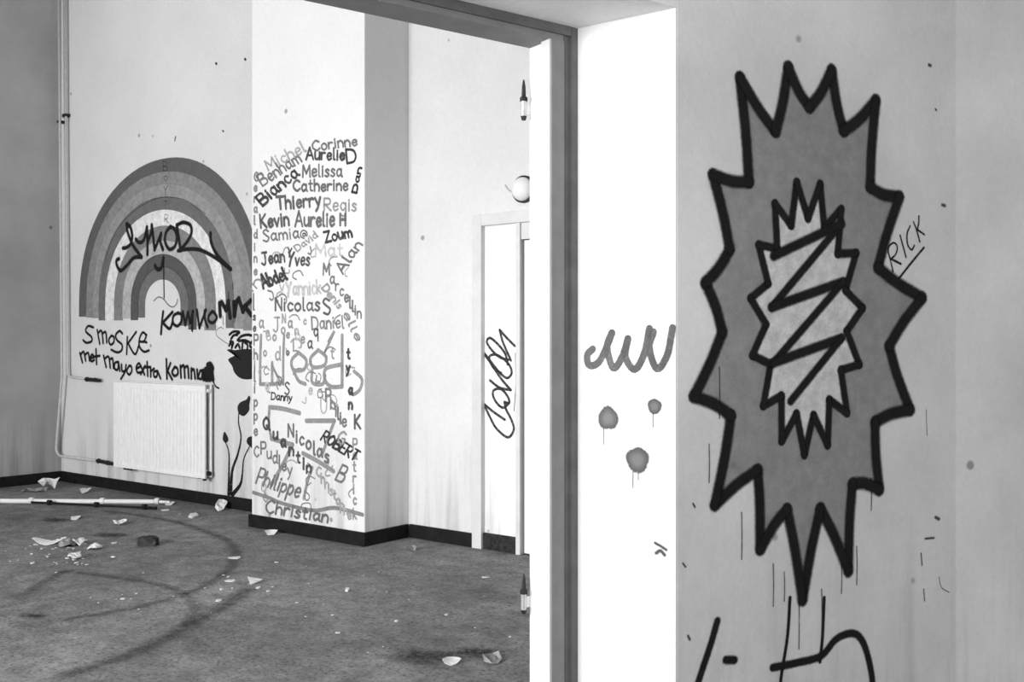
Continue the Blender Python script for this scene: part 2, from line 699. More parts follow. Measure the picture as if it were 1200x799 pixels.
reb = t_jamb * 0.36
part('jamb', prism([pl2(0, 0), pl2(t_face * 0.5, 0), pl2(t_face * 0.5, t_jamb), pl2(0.006, t_jamb), pl2(0.006, reb), pl2(0, reb)], 0, HEAD), M_FRAME, d1)
part('jamb_stop', prism([pl2(-0.006, 0.0), pl2(0.002, 0.0), pl2(0.002, reb), pl2(-0.006, reb)], 0, HEAD), M_FRAME2, d1)
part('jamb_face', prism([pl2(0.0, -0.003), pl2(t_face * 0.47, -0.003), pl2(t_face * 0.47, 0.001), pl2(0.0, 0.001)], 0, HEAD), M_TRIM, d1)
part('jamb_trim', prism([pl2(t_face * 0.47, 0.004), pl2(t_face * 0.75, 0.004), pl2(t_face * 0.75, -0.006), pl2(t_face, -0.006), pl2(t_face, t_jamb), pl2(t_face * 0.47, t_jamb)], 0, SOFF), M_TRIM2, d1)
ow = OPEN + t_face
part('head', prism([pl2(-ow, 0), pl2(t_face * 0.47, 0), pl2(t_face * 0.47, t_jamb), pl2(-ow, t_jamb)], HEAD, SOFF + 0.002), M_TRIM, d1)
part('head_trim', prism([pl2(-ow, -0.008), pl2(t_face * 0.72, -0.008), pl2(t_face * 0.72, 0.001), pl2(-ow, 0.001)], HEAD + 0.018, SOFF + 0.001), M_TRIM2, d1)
part('jamb', prism([pl2(-ow, 0), pl2(-ow, t_jamb), pl2(-ow - t_face, t_jamb), pl2(-ow - t_face, 0)], 0, SOFF), M_FRAME, d1)


def hinge(ytop, ymid, ybot):
    dj = depth(J.x, J.y)
    zt, zm_, zb = [H + (HZ - y) / F * dj for y in (ytop, ymid, ybot)]
    p = Q + E1 * (-0.0135) + NF * (t_jamb + 0.004)
    bm = tube([(p.x, p.y, zb + 0.004), (p.x, p.y, zm_)], 0.0085, 12)
    h_ = part('hinge', bm, M_STEEL, d1, smooth=False)
    bm = tube([(p.x, p.y, zm_ - 0.003), (p.x, p.y, zm_ + 0.008), (p.x, p.y, zm_ + 0.012), (p.x, p.y, zt - 0.02), (p.x, p.y, zt)],
              [0.0115, 0.0115, 0.0065, 0.0055, 0.002], 10)
    k = part('hinge_pin', bm, M_IRON, d1); k.parent = h_
    bm = tube([(p.x, p.y, zb - 0.006), (p.x, p.y, zb + 0.006)], [0.006, 0.0095], 10)
    k = part('hinge_cap', bm, M_IRON, d1); k.parent = h_
    q0 = p + E1 * 0.003; q1 = p + E1 * 0.03
    bm = prism([(q0.x, q0.y), (q1.x, q1.y), (q1.x - NF.x * .004, q1.y - NF.y * .004), (q0.x - NF.x * .004, q0.y - NF.y * .004)], zb + 0.012, zm_ - 0.012)
    k = part('hinge_leaf', bm, M_FRAME, d1); k.parent = h_
    return h_


hinge(94, 118, 139)
hinge(672, 694, 716)

# ================================================================ radiator, pipes, wall lamp
YR = YB - 0.085
XR0 = None
r0, r1 = ray(133, 500), ray(240, 500)
XR0, XR1 = r0.x / r0.y * YR, r1.x / r1.y * YR
d_r = depth(XR1, YR)
RZ1 = H + (HZ - 451.5) / F * d_r
RZ0 = H + (HZ - 561.0) / F * d_r
rad = thing('radiator', 'white fluted panel radiator hung under the rainbow', 'radiator', ((XR0 + XR1) / 2, YB, RZ0))
bm = bmesh.new()
nfl = 27
prof = [(XR0, 0.012), (XR0, 0.0), (XR0 + 0.012, 0.0)]
pw = (XR1 - XR0 - 0.03) / nfl
for i in range(nfl):
    x = XR0 + 0.015 + i * pw
    prof += [(x + pw * 0.25, 0.0), (x + pw * 0.32, 0.0095), (x + pw * 0.6, 0.0095), (x + pw * 0.67, 0.0)]
prof += [(XR1 - 0.012, 0.0), (XR1, 0.0), (XR1, 0.012)]
zs = [RZ0, RZ0 + 0.02, RZ0 + 0.035, RZ1 - 0.06, RZ1 - 0.045, RZ1]
rows = []
for k, z in enumerate(zs):
    fl = 1.0 if 2 <= k <= 3 else 0.0
    rows.append([bm.verts.new((x, YR + (d if d in (0.012,) and (x in (XR0, XR1)) else d * fl), z)) for x, d in prof])
for k in range(len(zs) - 1):
    for i in range(len(prof) - 1):
        bm.faces.new((rows[k][i], rows[k][i + 1], rows[k + 1][i + 1], rows[k + 1][i]))
part('front_panel', bm, M_RAD, rad)
part('front_panel_back', box(XR0, XR1, YR + 0.0105, YR + 0.014, RZ0, RZ1), M_RAD, rad)
part('rear_panel', box(XR0, XR1 + 0.004, YB - 0.036, YB - 0.022, RZ0 + 0.005, RZ1 - 0.012), M_RAD, rad, bevel=0.003)
part('convector_fins', box(XR0 + 0.03, XR1 - 0.03, YR + 0.016, YB - 0.04, RZ0 + 0.04, RZ1 - 0.03), M_RADIN, rad)
bm = bmesh.new()
box(XR0, XR1, YR, YR + 0.012, RZ1 - 0.002, RZ1 + 0.006, bm)
box(XR0, XR1, YB - 0.036, YB - 0.024, RZ1 - 0.014, RZ1 + 0.006, bm)
for i in range(46):
    x = XR0 + (XR1 - XR0) * (i + 0.5) / 46
    box(x - 0.003, x + 0.003, YR + 0.01, YB - 0.034, RZ1 + 0.001, RZ1 + 0.005, bm)
part('top_grille', bm, M_RAD, rad)
for z in (RZ1 - 0.045, RZ0 + 0.045):
    part('header_tube', tube([(XR1 - 0.03, YR + 0.006, z), (XR1 - 0.03, YB - 0.03, z)], 0.014, 10), M_RAD, rad, smooth=True)
part('end_plug', tube([(XR1 - 0.02, YR + 0.03, RZ1 - 0.04), (XR1 + 0.012, YR + 0.03, RZ1 - 0.04)], 0.014, 8), M_RAD, rad)
part('end_plug', tube([(XR1 - 0.02, YR + 0.035, RZ0 + 0.035), (XR1 + 0.014, YR + 0.035, RZ0 + 0.035)], 0.017, 8), M_IRON, rad)
part('drain_plug', tube([(XR1 - 0.03, YR + 0.02, RZ0 - 0.018), (XR1 - 0.03, YR + 0.02, RZ0 + 0.01)], 0.014, 8), M_IRON, rad)
for x in (XR0 + 0.12, XR1 - 0.12):
    part('wall_bracket', box(x - 0.012, x + 0.012, YB - 0.05, YB - 0.0004, RZ0 - 0.012, RZ1 - 0.1), M_IRON, rad)
part('cover_clip', box(XR0 + 0.14, XR0 + 0.24, YR + 0.002, YR + 0.02, RZ0 - 0.014, RZ0 + 0.004), M_IRON, rad)

P_PIPE = Plane((0, YB - 0.035, 0), UX, UZ)


def pp(px, py, dy=0.0):
    s, t = P_PIPE.hit(px, py)
    return Vector((s.x, YB - 0.035 + dy, s.y))


def roundpath(pts, r):
    out = [pts[0]]
    for i in range(1, len(pts) - 1):
        a, b_, c = pts[i - 1], pts[i], pts[i + 1]
        d0, d1_ = (a - b_).normalized(), (c - b_).normalized()
        p, q = b_ + d0 * r, b_ + d1_ * r
        for k in range(5):
            t = k / 4
            out.append((p * (1 - t) + b_ * t) * (1 - t) + (b_ * (1 - t) + q * t) * t)
    out.append(pts[-1])
    return out


def valve(parent, p, q):
    d = (q - p).normalized()
    L = (q - p).length
    part('valve', tube([p, p + d * L * .12, p + d * L * .2, p + d * L * .6, p + d * L * .65, q],
                       [0.012, 0.022, 0.016, 0.016, 0.02, 0.012], 10), M_IRON, parent)
    part('valve_knob', tube([p + d * L * .3, p + d * L * .3 + Vector((0, -0.035, 0))], [0.008, 0.014], 8), M_IRON, parent)


top = CEIL
a = pp(79.5, 441)
up = Vector((pp(76, 30).x, a.y, top))
hp = thing('heating_pipe', 'painted heating pipe turning off short with an open valve', 'pipe', (a.x, YB, a.z))
path = roundpath([up, a, pp(103, 444.5)], 0.05)
part('pipe', tube(path, 0.0105, 10), M_PIPE, hp, smooth=True)
valve(hp, pp(100, 444.2), pp(117, 445.6))
part('pipe_clip', box(up.x - 0.03, up.x + 0.03, YB - 0.045, YB - 0.0004, 3.15, 3.175), M_IRON, hp)
b0 = pp(76.5, 441, -0.03)
b1_ = pp(69.5, 527, -0.03)
b1_ = Vector((max(b1_.x, XL + 0.03), b1_.y, b1_.z))
b2_ = Vector((max(pp(71, 533.5, -0.03).x, XL + 0.035), b1_.y, pp(71, 533.5, -0.03).z))
up2 = Vector((pp(72.5, 30, -0.03).x, b0.y, top))
up2.x = max(up2.x, XL + 0.04)
hp2 = thing('heating_pipe', 'bent heating pipe feeding the radiator from the corner', 'pipe', (b2_.x, YB, b2_.z))
e_ = pp(133.5, 543, -0.02)
path = roundpath([up2, b0, b1_, b2_ + Vector((0.03, 0, 0)), pp(118, 539.5, -0.02)], 0.03)
part('pipe', tube(path, 0.0105, 10), M_PIPE, hp2, smooth=True)
valve(hp2, pp(116, 539.3, -0.02), e_ + Vector((0.02, 0, 0)))
part('pipe_clip', box(up2.x - 0.02, up2.x + 0.02, YB - 0.07, YB - 0.0004, 3.1, 3.12), M_IRON, hp2)

# globe lamp over the walled-up door
gp, gt = P_BACK.hit(615, 222)
gl = thing('wall_lamp', 'round glass bulkhead lamp on wall above the walled-up doorway', 'lamp', (gp.x, YB, gp.y))
m, nt, b = new_mat('lamp_glass')
b.inputs['Base Color'].default_value = g3(0.9)
b.inputs['Roughness'].default_value = 0.12
b.inputs['Transmission Weight'].default_value = 0.2
M_GLASS = m


def dome(c, r, ry, bm=None, n=24, rings=8):
    bm = bm or bmesh.new()
    prev = None
    for i in range(rings + 1):
        a_ = math.pi / 2 * i / rings
        rr, yy = r * math.cos(a_), -ry * math.sin(a_)
        if i == rings:
            tip = bm.verts.new((c[0], c[1] + yy, c[2]))
            for k in range(n):
                bm.faces.new((prev[k], prev[(k + 1) % n], tip))
            break
        ring = [bm.verts.new((c[0] + rr * math.cos(2 * math.pi * k / n), c[1] + yy, c[2] + rr * math.sin(2 * math.pi * k / n))) for k in range(n)]
        if prev:
            for k in range(n):
                bm.faces.new((prev[k], prev[(k + 1) % n], ring[(k + 1) % n], ring[k]))
        prev = ring
    return bm


rg = 16.0 * gt / F
part('mounting_ring', tube([(gp.x, YB + 0.004, gp.y), (gp.x, YB - 0.02, gp.y), (gp.x, YB - 0.022, gp.y)], [rg * 1.0, rg * 1.0, rg * 0.9], 28), M_IRON, gl)
part('glass_globe', dome((gp.x, YB - 0.02, gp.y), rg * 0.88, rg * 0.7), M_GLASS, gl, smooth=True)
part('cable', tube(catmull([Vector((gp.x - rg * 0.95, YB - 0.006, gp.y - rg * .2)), Vector((gp.x - rg * 1.5, YB - 0.006, gp.y + rg * 0.1)),
                            Vector((gp.x - rg * 1.8, YB - 0.006, gp.y + rg * .5))]), 0.004, 6), M_PIPE, gl)

# ================================================================ paintings on the walls
# ---- rainbow
s2 = 799 / 230.0


def arch(xl, xc, ya, xr, n=40):
    pts = []
    yc = 655.0
    bl, br = 705, 745
    pts.append((xl, bl))
    for i in range(n + 1):
        an = math.pi - math.pi * i / n
        x = xc + (math.cos(an) * ((xc - xl) if an > math.pi / 2 else (xr - xc)))
        y = yc - (yc - ya) * math.sin(an) ** 0.92
        pts.append((x, y))
    pts.append((xr, br))
    return [P_BACK.hit(80 + x / s2, 170 + y / s2)[0] for x, y in pts]


AR = [(45, 440, 52, 792), (74, 415, 108, 752), (99, 405, 160, 714), (125, 398, 212, 674), (152, 397, 265, 640), (188, 398, 330, 600),
      (222, 392, 390, 556), (256, 386, 445, 522), (284, 385, 495, 490), (312, 385, 545, 458)]
GR = [0.10, 0.24, 0.29, 0.14, 0.78, 0.22, 0.48, 0.085, 0.15]
rb = thing('rainbow_mural', 'large painted rainbow arch in grey bands above the radiator', 'mural', P_BACK.p3(P_BACK.hit(190, 375)[0]))
curves = [arch(*a_) for a_ in AR]
for i, gcol in enumerate(GR):
    p = Paint(P_BACK, 0.0005)
    A, B = curves[i], curves[i + 1]
    jl, jr = random.uniform(-0.02, 0.02), random.uniform(-0.02, 0.02)
    A = [Vector(v) for v in A]; B = [Vector(v) for v in B]
    for L_ in (A, B):
        L_[0].y += jl + (0.02 if i < 1 else 0); L_[-1].y += jr
    p.strip(A, B)
    p.build('rainbow_band', paint_mat(gcol, 'fill', 0.96), rb)
p = Paint(P_BACK, 0.002)
for st in zm(80, 170, s2, [
        [(387, 65), (388, 105)], [(388, 66), (402, 72), (398, 84), (389, 85)], [(389, 86), (404, 92), (402, 104), (388, 104)],
        [(397, 125), (390, 133), (398, 145), (405, 134), (397, 125)],
        [(390, 168), (397, 185)], [(406, 165), (397, 185), (397, 210)],
        [(393, 228), (402, 228)], [(397, 228), (397, 245)],
        [(393, 312), (394, 283), (406, 286), (404, 298), (395, 300)], [(395, 300), (408, 316)]]):
    p = Paint(P_BACK, 0.002)
    p.stroke(st, 1.0)
    p.build('letter_stroke', paint_mat(0.05, 'brush', 0.8), rb)
p = Paint(P_BACK, 0.002)
for st in zm(80, 170, s2, [[(150, 470), (190, 360), (250, 285), (330, 230), (400, 212), (480, 225), (560, 280)]]):
    p.stroke(st, 0.9)
p.build('band_line', paint_mat(0.05, 'brush', 0.7), rb)


def graffiti(name, plane, strokes, w, label, cat, mat, at, lift=0.003, fills=(), closed=()):
    p = Paint(plane, lift)
    for k, st in enumerate(strokes):
        ww = w
        if isinstance(st, tuple):
            st, ww = st
        p.stroke(st, ww)
    for fl in fills:
        p.fill(fl)
    return tag(p.build(name, mat), label, cat)


SPRAY = paint_mat(0.012, 'spray')
za = 1198 / 150.0
tagst = zm(130, 250, za, [
    [(150, 100), (185, 130), (202, 210), (190, 280), (150, 320), (115, 325)],
    [(150, 100), (158, 170), (200, 280), (240, 345), (290, 408)],
    [(290, 408), (215, 418), (150, 490), (95, 535), (60, 490), (55, 440), (80, 425)],
    [(235, 240), (265, 272), (310, 250), (340, 130)], [(340, 130), (345, 250), (345, 385)],
    [(385, 110), (380, 180), (350, 260)], [(385, 110), (398, 220), (412, 340)], [(412, 340), (440, 270), (472, 190)], [(472, 190), (465, 260), (490, 340)],
    [(560, 125), (518, 180), (510, 265), (550, 335), (600, 310), (620, 230), (600, 150), (560, 125)],
    [(620, 110), (638, 230), (655, 350)], [(620, 110), (680, 85), (745, 110), (757, 180), (720, 260), (655, 340)],
    [(630, 350), (720, 335), (830, 340), (930, 385), (1030, 450), (1125, 525)],
    [(935, 185), (940, 270), (990, 380), (1060, 460), (1125, 520)],
    [(415, 490), (440, 525), (475, 510), (495, 415)]])
thin = zm(130, 250, za, [[(497, 410), (497, 600), (500, 790)]])
graffiti('spray_tag', P_BACK, [(s, 6.2) for s in tagst] + [(s, 2.6) for s in thin], 5,
         'black looping spray tag across the middle of the rainbow', 'graffiti', SPRAY, None)
zb = 1198 / 120.0
graffiti('pencil_wave', P_BACK, zm(180, 330, zb, [[(5, 225), (60, 180), (120, 205), (180, 275), (230, 295), (270, 260), (285, 205)]]), 1.8,
         'thin grey wavy line inside the smallest rainbow arch', 'graffiti', paint_mat(0.2, 'brush', 0.9), None)
kom = zm(180, 330, zb, [
    [(115, 350), (100, 480), (90, 610)], [(225, 355), (110, 480)], [(110, 480), (190, 550), (228, 470)],
    [(290, 365), (237, 400), (230, 480), (280, 520), (325, 470), (330, 390), (290, 365)],
    [(345, 350), (375, 505)], [(375, 505), (405, 360)], [(405, 360), (432, 480)], [(432, 480), (465, 350)], [(460, 350), (455, 570)],
    [(510, 330), (540, 540)], [(540, 540), (615, 330)], [(600, 340), (605, 440), (635, 530)],
    [(690, 350), (650, 400), (650, 460), (700, 480), (745, 420), (710, 360), (690, 350)]])
fz = zm(180, 330, zb, [[(775, 250), (785, 400)], [(800, 240), (850, 330)], [(850, 330), (880, 230)], [(875, 240), (900, 420)],
                       [(940, 240), (950, 400)], [(950, 390), (975, 240)], [(960, 250), (1000, 200)], [(1000, 200), (1050, 350)],
                       [(1140, 220), (1065, 295)], [(1070, 290), (1145, 390)], [(1050, 345), (1075, 290)]])
drip = zm(180, 330, zb, [[(880, 120), (882, 260)], [(815, 400), (817, 500)], [(955, 400), (953, 475)], [(930, 10), (932, 90)]])
graffiti('sprayed_word', P_BACK, [(s, 5.2) for s in kom] + [(s, 8) for s in fz] + [(s, 1.2) for s in drip], 4,
         'fuzzy black sprayed word crossing the right foot of the rainbow', 'graffiti', SPRAY, None)
zc = 1200 / 180.0
smo = zm(85, 370, zc, [
    [(165, 90), (125, 80), (105, 120), (150, 165), (150, 200), (110, 210), (85, 190)],
    [(195, 110), (215, 220)], [(205, 130), (230, 120), (242, 215)], [(240, 135), (262, 130), (270, 210)],
    [(305, 155), (285, 190), (300, 225), (325, 205), (325, 165), (305, 155)],
    [(392, 138), (370, 118), (340, 150), (350, 190), (388, 225), (385, 270), (350, 285), (305, 265)],
    [(430, 165), (425, 300)], [(500, 125), (435, 215)], [(435, 215), (490, 300), (522, 225)],
    [(580, 150), (550, 130), (525, 180), (525, 240), (560, 280), (600, 270)], [(525, 200), (560, 200), (580, 150)], [(555, 200), (582, 208)]])
graffiti('sprayed_word', P_BACK, smo, 3.9, 'black word in tall capitals under the left foot of the rainbow', 'graffiti', SPRAY, None)
met = zm(85, 370, zc, [
    [(60, 290), (80, 365)], [(65, 305), (90, 282), (105, 350)], [(100, 305), (125, 290), (135, 350)],
    [(140, 332), (168, 322), (155, 302), (140, 328), (150, 355), (172, 345)], [(185, 260), (190, 378)], [(168, 320), (215, 312)],
    [(245, 310), (265, 402)], [(255, 332), (285, 322), (297, 405)], [(290, 345), (315, 335), (322, 408)],
    [(360, 360), (335, 368), (330, 410), (355, 420), (362, 365)], [(362, 365), (372, 430)],
    [(385, 380), (390, 430), (415, 432)], [(420, 385), (410, 440), (380, 492)],
    [(445, 390), (425, 430), (445, 460), (465, 430), (460, 395), (445, 390)],
    [(500, 412), (532, 395), (520, 370), (500, 402), (510, 442), (540, 440)], [(535, 390), (565, 460)], [(570, 390), (535, 458)],
    [(585, 360), (590, 470)], [(560, 402), (612, 400)], [(612, 410), (614, 475)], [(614, 435), (640, 412)],
    [(662, 430), (637, 440), (640, 475), (660, 472), (666, 432)], [(666, 432), (690, 490)]])
kk = zm(85, 370, zc, [
    [(735, 340), (740, 490)], [(767, 370), (745, 430)], [(745, 430), (780, 497)],
    [(800, 400), (780, 440), (800, 470), (825, 450), (820, 410), (800, 400)],
    [(845, 390), (850, 482)], [(850, 402), (872, 390), (880, 482)], [(882, 402), (903, 398), (910, 484)],
    [(930, 410), (930, 490)], [(930, 430), (950, 420), (960, 490)], [(975, 420), (980, 490)],
    [(1000, 430), (985, 480), (1010, 490), (1015, 430), (1000, 430)]])
blob = zm(85, 370, zc, [[(1022, 430), (1026, 495)], [(1040, 415), (1045, 500)], [(1058, 385), (1060, 500)], [(1075, 378), (1078, 500)], [(1090, 400), (1100, 500)], [(1058, 382), (1080, 376), (1098, 410)]])
tail = zm(85, 370, zc, [[(1095, 500), (1120, 550), (1145, 565)]])
graffiti('sprayed_sentence', P_BACK, [(s, 4.1) for s in met] + [(s, 4.6) for s in kk] + [(s, 7.5) for s in blob] + [(s, 2.8) for s in tail], 3,
         'sloping line of small black sprayed words just over the radiator', 'graffiti', SPRAY, None)

# ---- flower pot and tulips
BLK = paint_mat(0.01, 'brush', 1.0)
INK = paint_mat(0.01, 'fill', 1.0)
zd = 699 / 70.0
pot = thing('flowerpot_painting', 'black painted pot with curling leaves half hidden by the pillar', 'mural', P_BACK.p3(P_BACK.hit(290, 444)[0]))
p = Paint(P_BACK, 0.002)
p.fill(zm(240, 380, zd, [[(258, 300), (300, 288), (355, 300), (440, 288), (555, 288), (700, 288), (720, 420), (690, 540), (640, 610), (555, 640), (470, 645),
                          (400, 620), (345, 560), (320, 485), (275, 420), (300, 390), (350, 365), (352, 335), (300, 312)]])[0], 0.04)
p.build('pot', paint_mat(0.008, 'fill', 1.0), pot)
p = Paint(P_BACK, 0.0022)
for st in zm(240, 380, zd, [[(290, 120), (340, 85), (410, 90), (375, 115)], [(310, 170), (340, 130), (385, 122)], [(385, 185), (430, 140), (500, 122), (555, 132)],
                            [(288, 250), (308, 205), (335, 215), (318, 275)], [(360, 270), (392, 232), (412, 275)], [(440, 280), (450, 200), (480, 188), (535, 215)],
                            [(468, 210), (502, 240), (500, 285)], [(555, 200), (530, 250), (548, 272)], [(300, 200), (320, 250)], [(450, 185), (400, 195)],
                            [(560, 130), (640, 140), (690, 190)], [(590, 280), (610, 210), (660, 200)]]):
    p.stroke(st, 3.6)
p.build('painted_leaves', BLK, pot)
p = Paint(P_BACK, 0.0022)
for st in zm(240, 380, zd, [[(275, 230), (200, 180), (142, 130), (140, 70), (190, 35), (222, 52)]]):
    p.stroke(st, 1.0)
p.build('tendril', paint_mat(0.12, 'brush', 0.8), pot)

ze = 342 / 60.0
tul = thing('tulip_painting', 'three black painted tulips growing up from the skirting', 'mural', P_BACK.p3(P_BACK.hit(272, 583)[0]))
for st, w0, w1 in (([(172, 165), (170, 230), (186, 330), (165, 440), (128, 550), (118, 700)], 2.0, 6.0),
                   ([(83, 358), (105, 430), (106, 560), (104, 705)], 1.8, 5.6),
                   ([(242, 390), (205, 470), (195, 570), (182, 640), (130, 710)], 1.8, 6.5)):
    p = Paint(P_BACK, 0.002)
    sp = catmull([P_BACK.hit(*q)[0] for q in zm(250, 455, ze, [st])[0]])
    tt = P_BACK.hit(270, 520)[1]
    p.ribbon(sp, tt / F, lambda t, a_=w0, b_=w1: a_ + (b_ - a_) * t * t)
    p.build('painted_stem', BLK, tul)
for fl in zm(250, 455, ze, [[(238, 48), (250, 66), (242, 110), (240, 150), (205, 186), (172, 168), (162, 125), (182, 92), (222, 74)],
                            [(75, 288), (100, 330), (98, 355), (80, 362), (64, 340)],
                            [(265, 318), (232, 328), (224, 360), (244, 386), (268, 402), (300, 390), (312, 345), (292, 322)]]):
    p = Paint(P_BACK, 0.0022)
    p.fill(fl, 0.08)
    p.build('painted_bud', INK, tul)

# ---- tag on the walled-up door
zf = 373 / 70.0
lov = zm(550, 380, zf, [
    [(222, 595), (150, 545), (90, 495)], [(90, 495), (130, 580), (170, 650), (240, 705), (278, 660), (265, 600), (230, 530), (220, 485)],
    [(220, 485), (250, 490), (240, 450), (200, 405), (155, 410), (150, 450), (180, 500), (215, 520), (250, 490)],
    [(130, 350), (190, 395), (260, 410)], [(260, 410), (200, 340), (140, 250), (80, 165)],
    [(80, 165), (110, 200), (180, 290), (235, 335), (265, 300), (240, 240), (170, 190), (125, 205), (150, 270), (200, 305)],
    [(245, 222), (190, 205), (140, 160), (110, 110), (130, 85), (180, 125), (225, 185), (240, 250)],
    [(190, 35), (210, 110), (260, 225)], [(190, 35), (240, 90), (285, 135)]])
und = zm(550, 380, zf, [[(288, 180), (290, 380), (280, 540)]])
hd = zm(550, 380, zf, [[(55, 148), (72, 165)]])
graffiti('marker_tag', P_INFILL, [(s, 3.5) for s in lov] + [(s, 1.1) for s in und], 3,
         'dark upright marker tag written on the walled-up doorway', 'graffiti', paint_mat(0.035, 'brush', 0.95), None, 0.001)

# ---- grey squiggle and dots on the reveal
zr = 2.5
sq = zm(670, 360, zr, [[(62, 122), (46, 140), (52, 170), (80, 160), (105, 110), (118, 75)], [(118, 75), (104, 115), (122, 178), (148, 145), (165, 92)],
                       [(165, 92), (158, 145), (185, 182), (213, 135), (228, 62)], [(240, 72), (228, 120), (250, 180), (280, 140), (296, 60)]])
graffiti('grey_squiggle', P_REVEAL, sq, 9.5, 'thick grey zigzag scribble on the white reveal', 'graffiti', paint_mat(0.11, 'brush', 0.95), None, 0.001)
for x, y, r_, L_, dx, lab in ((107, 325, 15, 16, -13, 'grey sprayed dot below the left end of the zigzag scribble'),
                              (243, 290, 10, 14, -4, 'smallest grey sprayed dot with one thin drip'),
                              (193, 447, 16.5, 16, -13, 'lowest grey sprayed dot with short drips on white reveal')):
    X_, Y_ = 670 + x / zr, 360 + y / zr
    t_ = thing('paint_dot', lab, 'paint mark', P_REVEAL.p3(P_REVEAL.hit(X_, Y_ + r_)[0]), 'grey sprayed dots on the reveal')
    p = Paint(P_REVEAL, 0.001)
    p.disc(X_, Y_, r_)
    p.build('dot', paint_mat(0.12, 'dot'), t_)
    p = Paint(P_REVEAL, 0.0012)
    p.stroke([(X_ + dx / zr, Y_ + r_ * 0.8), (X_ + dx / zr - 0.2, Y_ + r_ + L_ * 0.5), (X_ + dx / zr, Y_ + r_ + L_)], 1.6)
    if r_ > 16:
        p.stroke([(X_ + 1, Y_ + r_ * 0.9), (X_ + 1, Y_ + r_ + 7)], 1.4)
    p.build('drip', paint_mat(0.12, 'brush', 0.7), t_)
graffiti('paint_smear', P_REVEAL, [([(768, 636), (775, 640), (781, 644)], 5), ([(769, 648), (774, 645), (779, 650)], 6)], 5,
         'small dark smear low on the white reveal', 'paint mark', paint_mat(0.08, 'fuzzy', 0.9), None, 0.001)

# ---- big jagged spray painting on the partition (plain abstract burst)
cx, cy = 944.0, 372.0
big = thing('jagged_burst_painting', 'tall jagged grey and black spray painted burst on the partition', 'mural', P_NEAR.p3(P_NEAR.hit(cx, 700)[0]))
NS = 15
star, inner = [], []
rs_ = random.Random(21)
for i in range(NS * 2):
    an = math.pi * 2 * i / (NS * 2) + math.radians(14)
    k = (1.0 + rs_.uniform(-0.10, 0.06)) if i % 2 == 0 else (0.74 + rs_.uniform(-0.04, 0.04))
    if i == 5: k = 0.66
    star.append((cx + math.sin(an) * 132 * k, cy - math.cos(an) * 322 * k))
    k2 = 0.50 if i % 2 == 0 else 0.36
    inner.append((cx + math.sin(an) * 132 * k2, cy - math.cos(an) * 322 * k2))
p = Paint(P_NEAR, 0.0008)
p.fill(star, 0.05, smooth=False)
p.build('grey_fill', paint_mat(0.26, 'fill', 0.8), big)
p = Paint(P_NEAR, 0.0022)
p.fill(inner, 0.06, smooth=False)
p.build('white_core', paint_mat(0.66, 'fill', 0.95), big)
p = Paint(P_NEAR, 0.0034)
for i in range(NS * 2):
    a_, b_ = star[i], star[(i + 1) % (NS * 2)]
    mx, my = (a_[0] + b_[0]) / 2, (a_[1] + b_[1]) / 2
    p.stroke([a_, (mx + (cx - mx) * 0.02, my + (cy - my) * 0.02), b_], 19)
p.build('black_outline', SPRAY, big)
p = Paint(P_NEAR, 0.0034)
for i in range(NS * 2):
    p.stroke([inner[i], inner[(i + 1) % (NS * 2)]], 13)
p.build('inner_outline', SPRAY, big)
for pts, w in (([(905, 300), (985, 262)], 15), ([(985, 262), (903, 360)], 13), ([(903, 360), (987, 330)], 15), ([(987, 330), (905, 425)], 13),
               ([(905, 425), (985, 396)], 15), ([(985, 396), (925, 470)], 13)):
    p = Paint(P_NEAR, 0.0046)
    p.stroke(pts, w)
    p.build('zigzag_bar', SPRAY, big)
p = Paint(P_NEAR, 0.003)
for x, y, L_ in ((842, 430, 60), (868, 600, 55), (905, 660, 50), (935, 690, 70), (962, 690, 55), (1003, 640, 45), (1020, 560, 38), (830, 520, 45), (985, 655, 40), (918, 670, 34)):
    p = Paint(P_NEAR, 0.003)
    p.stroke([(x, y), (x + 0.4, y + L_ * 0.5), (x, y + L_)], 1.8)
    p.build('drip', paint_mat(0.06, 'brush', 0.8), big)
zg = 841 / 420.0
low = thing('spray_strokes', 'loose black spray strokes low on the partition beneath the jagged burst', 'graffiti', P_NEAR.p3(P_NEAR.hit(920, 799)[0]))
for pts, w in (([(840, 727), (832, 755), (822, 785), (814, 810)], 12), ([(925, 700), (922, 745), (915, 790), (913, 812)], 6), ([(965, 700), (963, 745), (960, 775)], 6),
               ([(905, 782), (935, 776), (962, 768), (980, 748), (1000, 742), (1012, 755), (1020, 785), (1023, 812)], 12), ([(850, 773), (860, 773)], 13)):
    p = Paint(P_NEAR, 0.002)
    p.stroke(pts, w)
    p.build('stroke', SPRAY, low)

zk = 639 / 80.0
rk = zm(1020, 240, zk, [
    [(210, 625), (185, 520), (163, 440)], [(163, 440), (170, 390), (215, 355), (248, 390), (235, 460), (190, 505)],
    [(275, 285), (330, 490)], [(368, 198), (340, 270), (345, 370), (382, 420), (408, 380)],
    [(400, 160), (430, 240), (458, 345)], [(450, 105), (448, 170), (432, 240)], [(440, 235), (500, 278)]])
rk2 = zm(1020, 240, zk, [[(190, 505), (282, 552)], [(245, 715), (370, 555), (498, 400)]])
graffiti('marker_word', P_NEAR, [(s, 2.6) for s in rk] + [(s, 3.2) for s in rk2], 2.4,
         'small underlined word in thin black capitals beside the jagged burst', 'graffiti', paint_mat(0.02, 'brush', 0.95), None, 0.001)

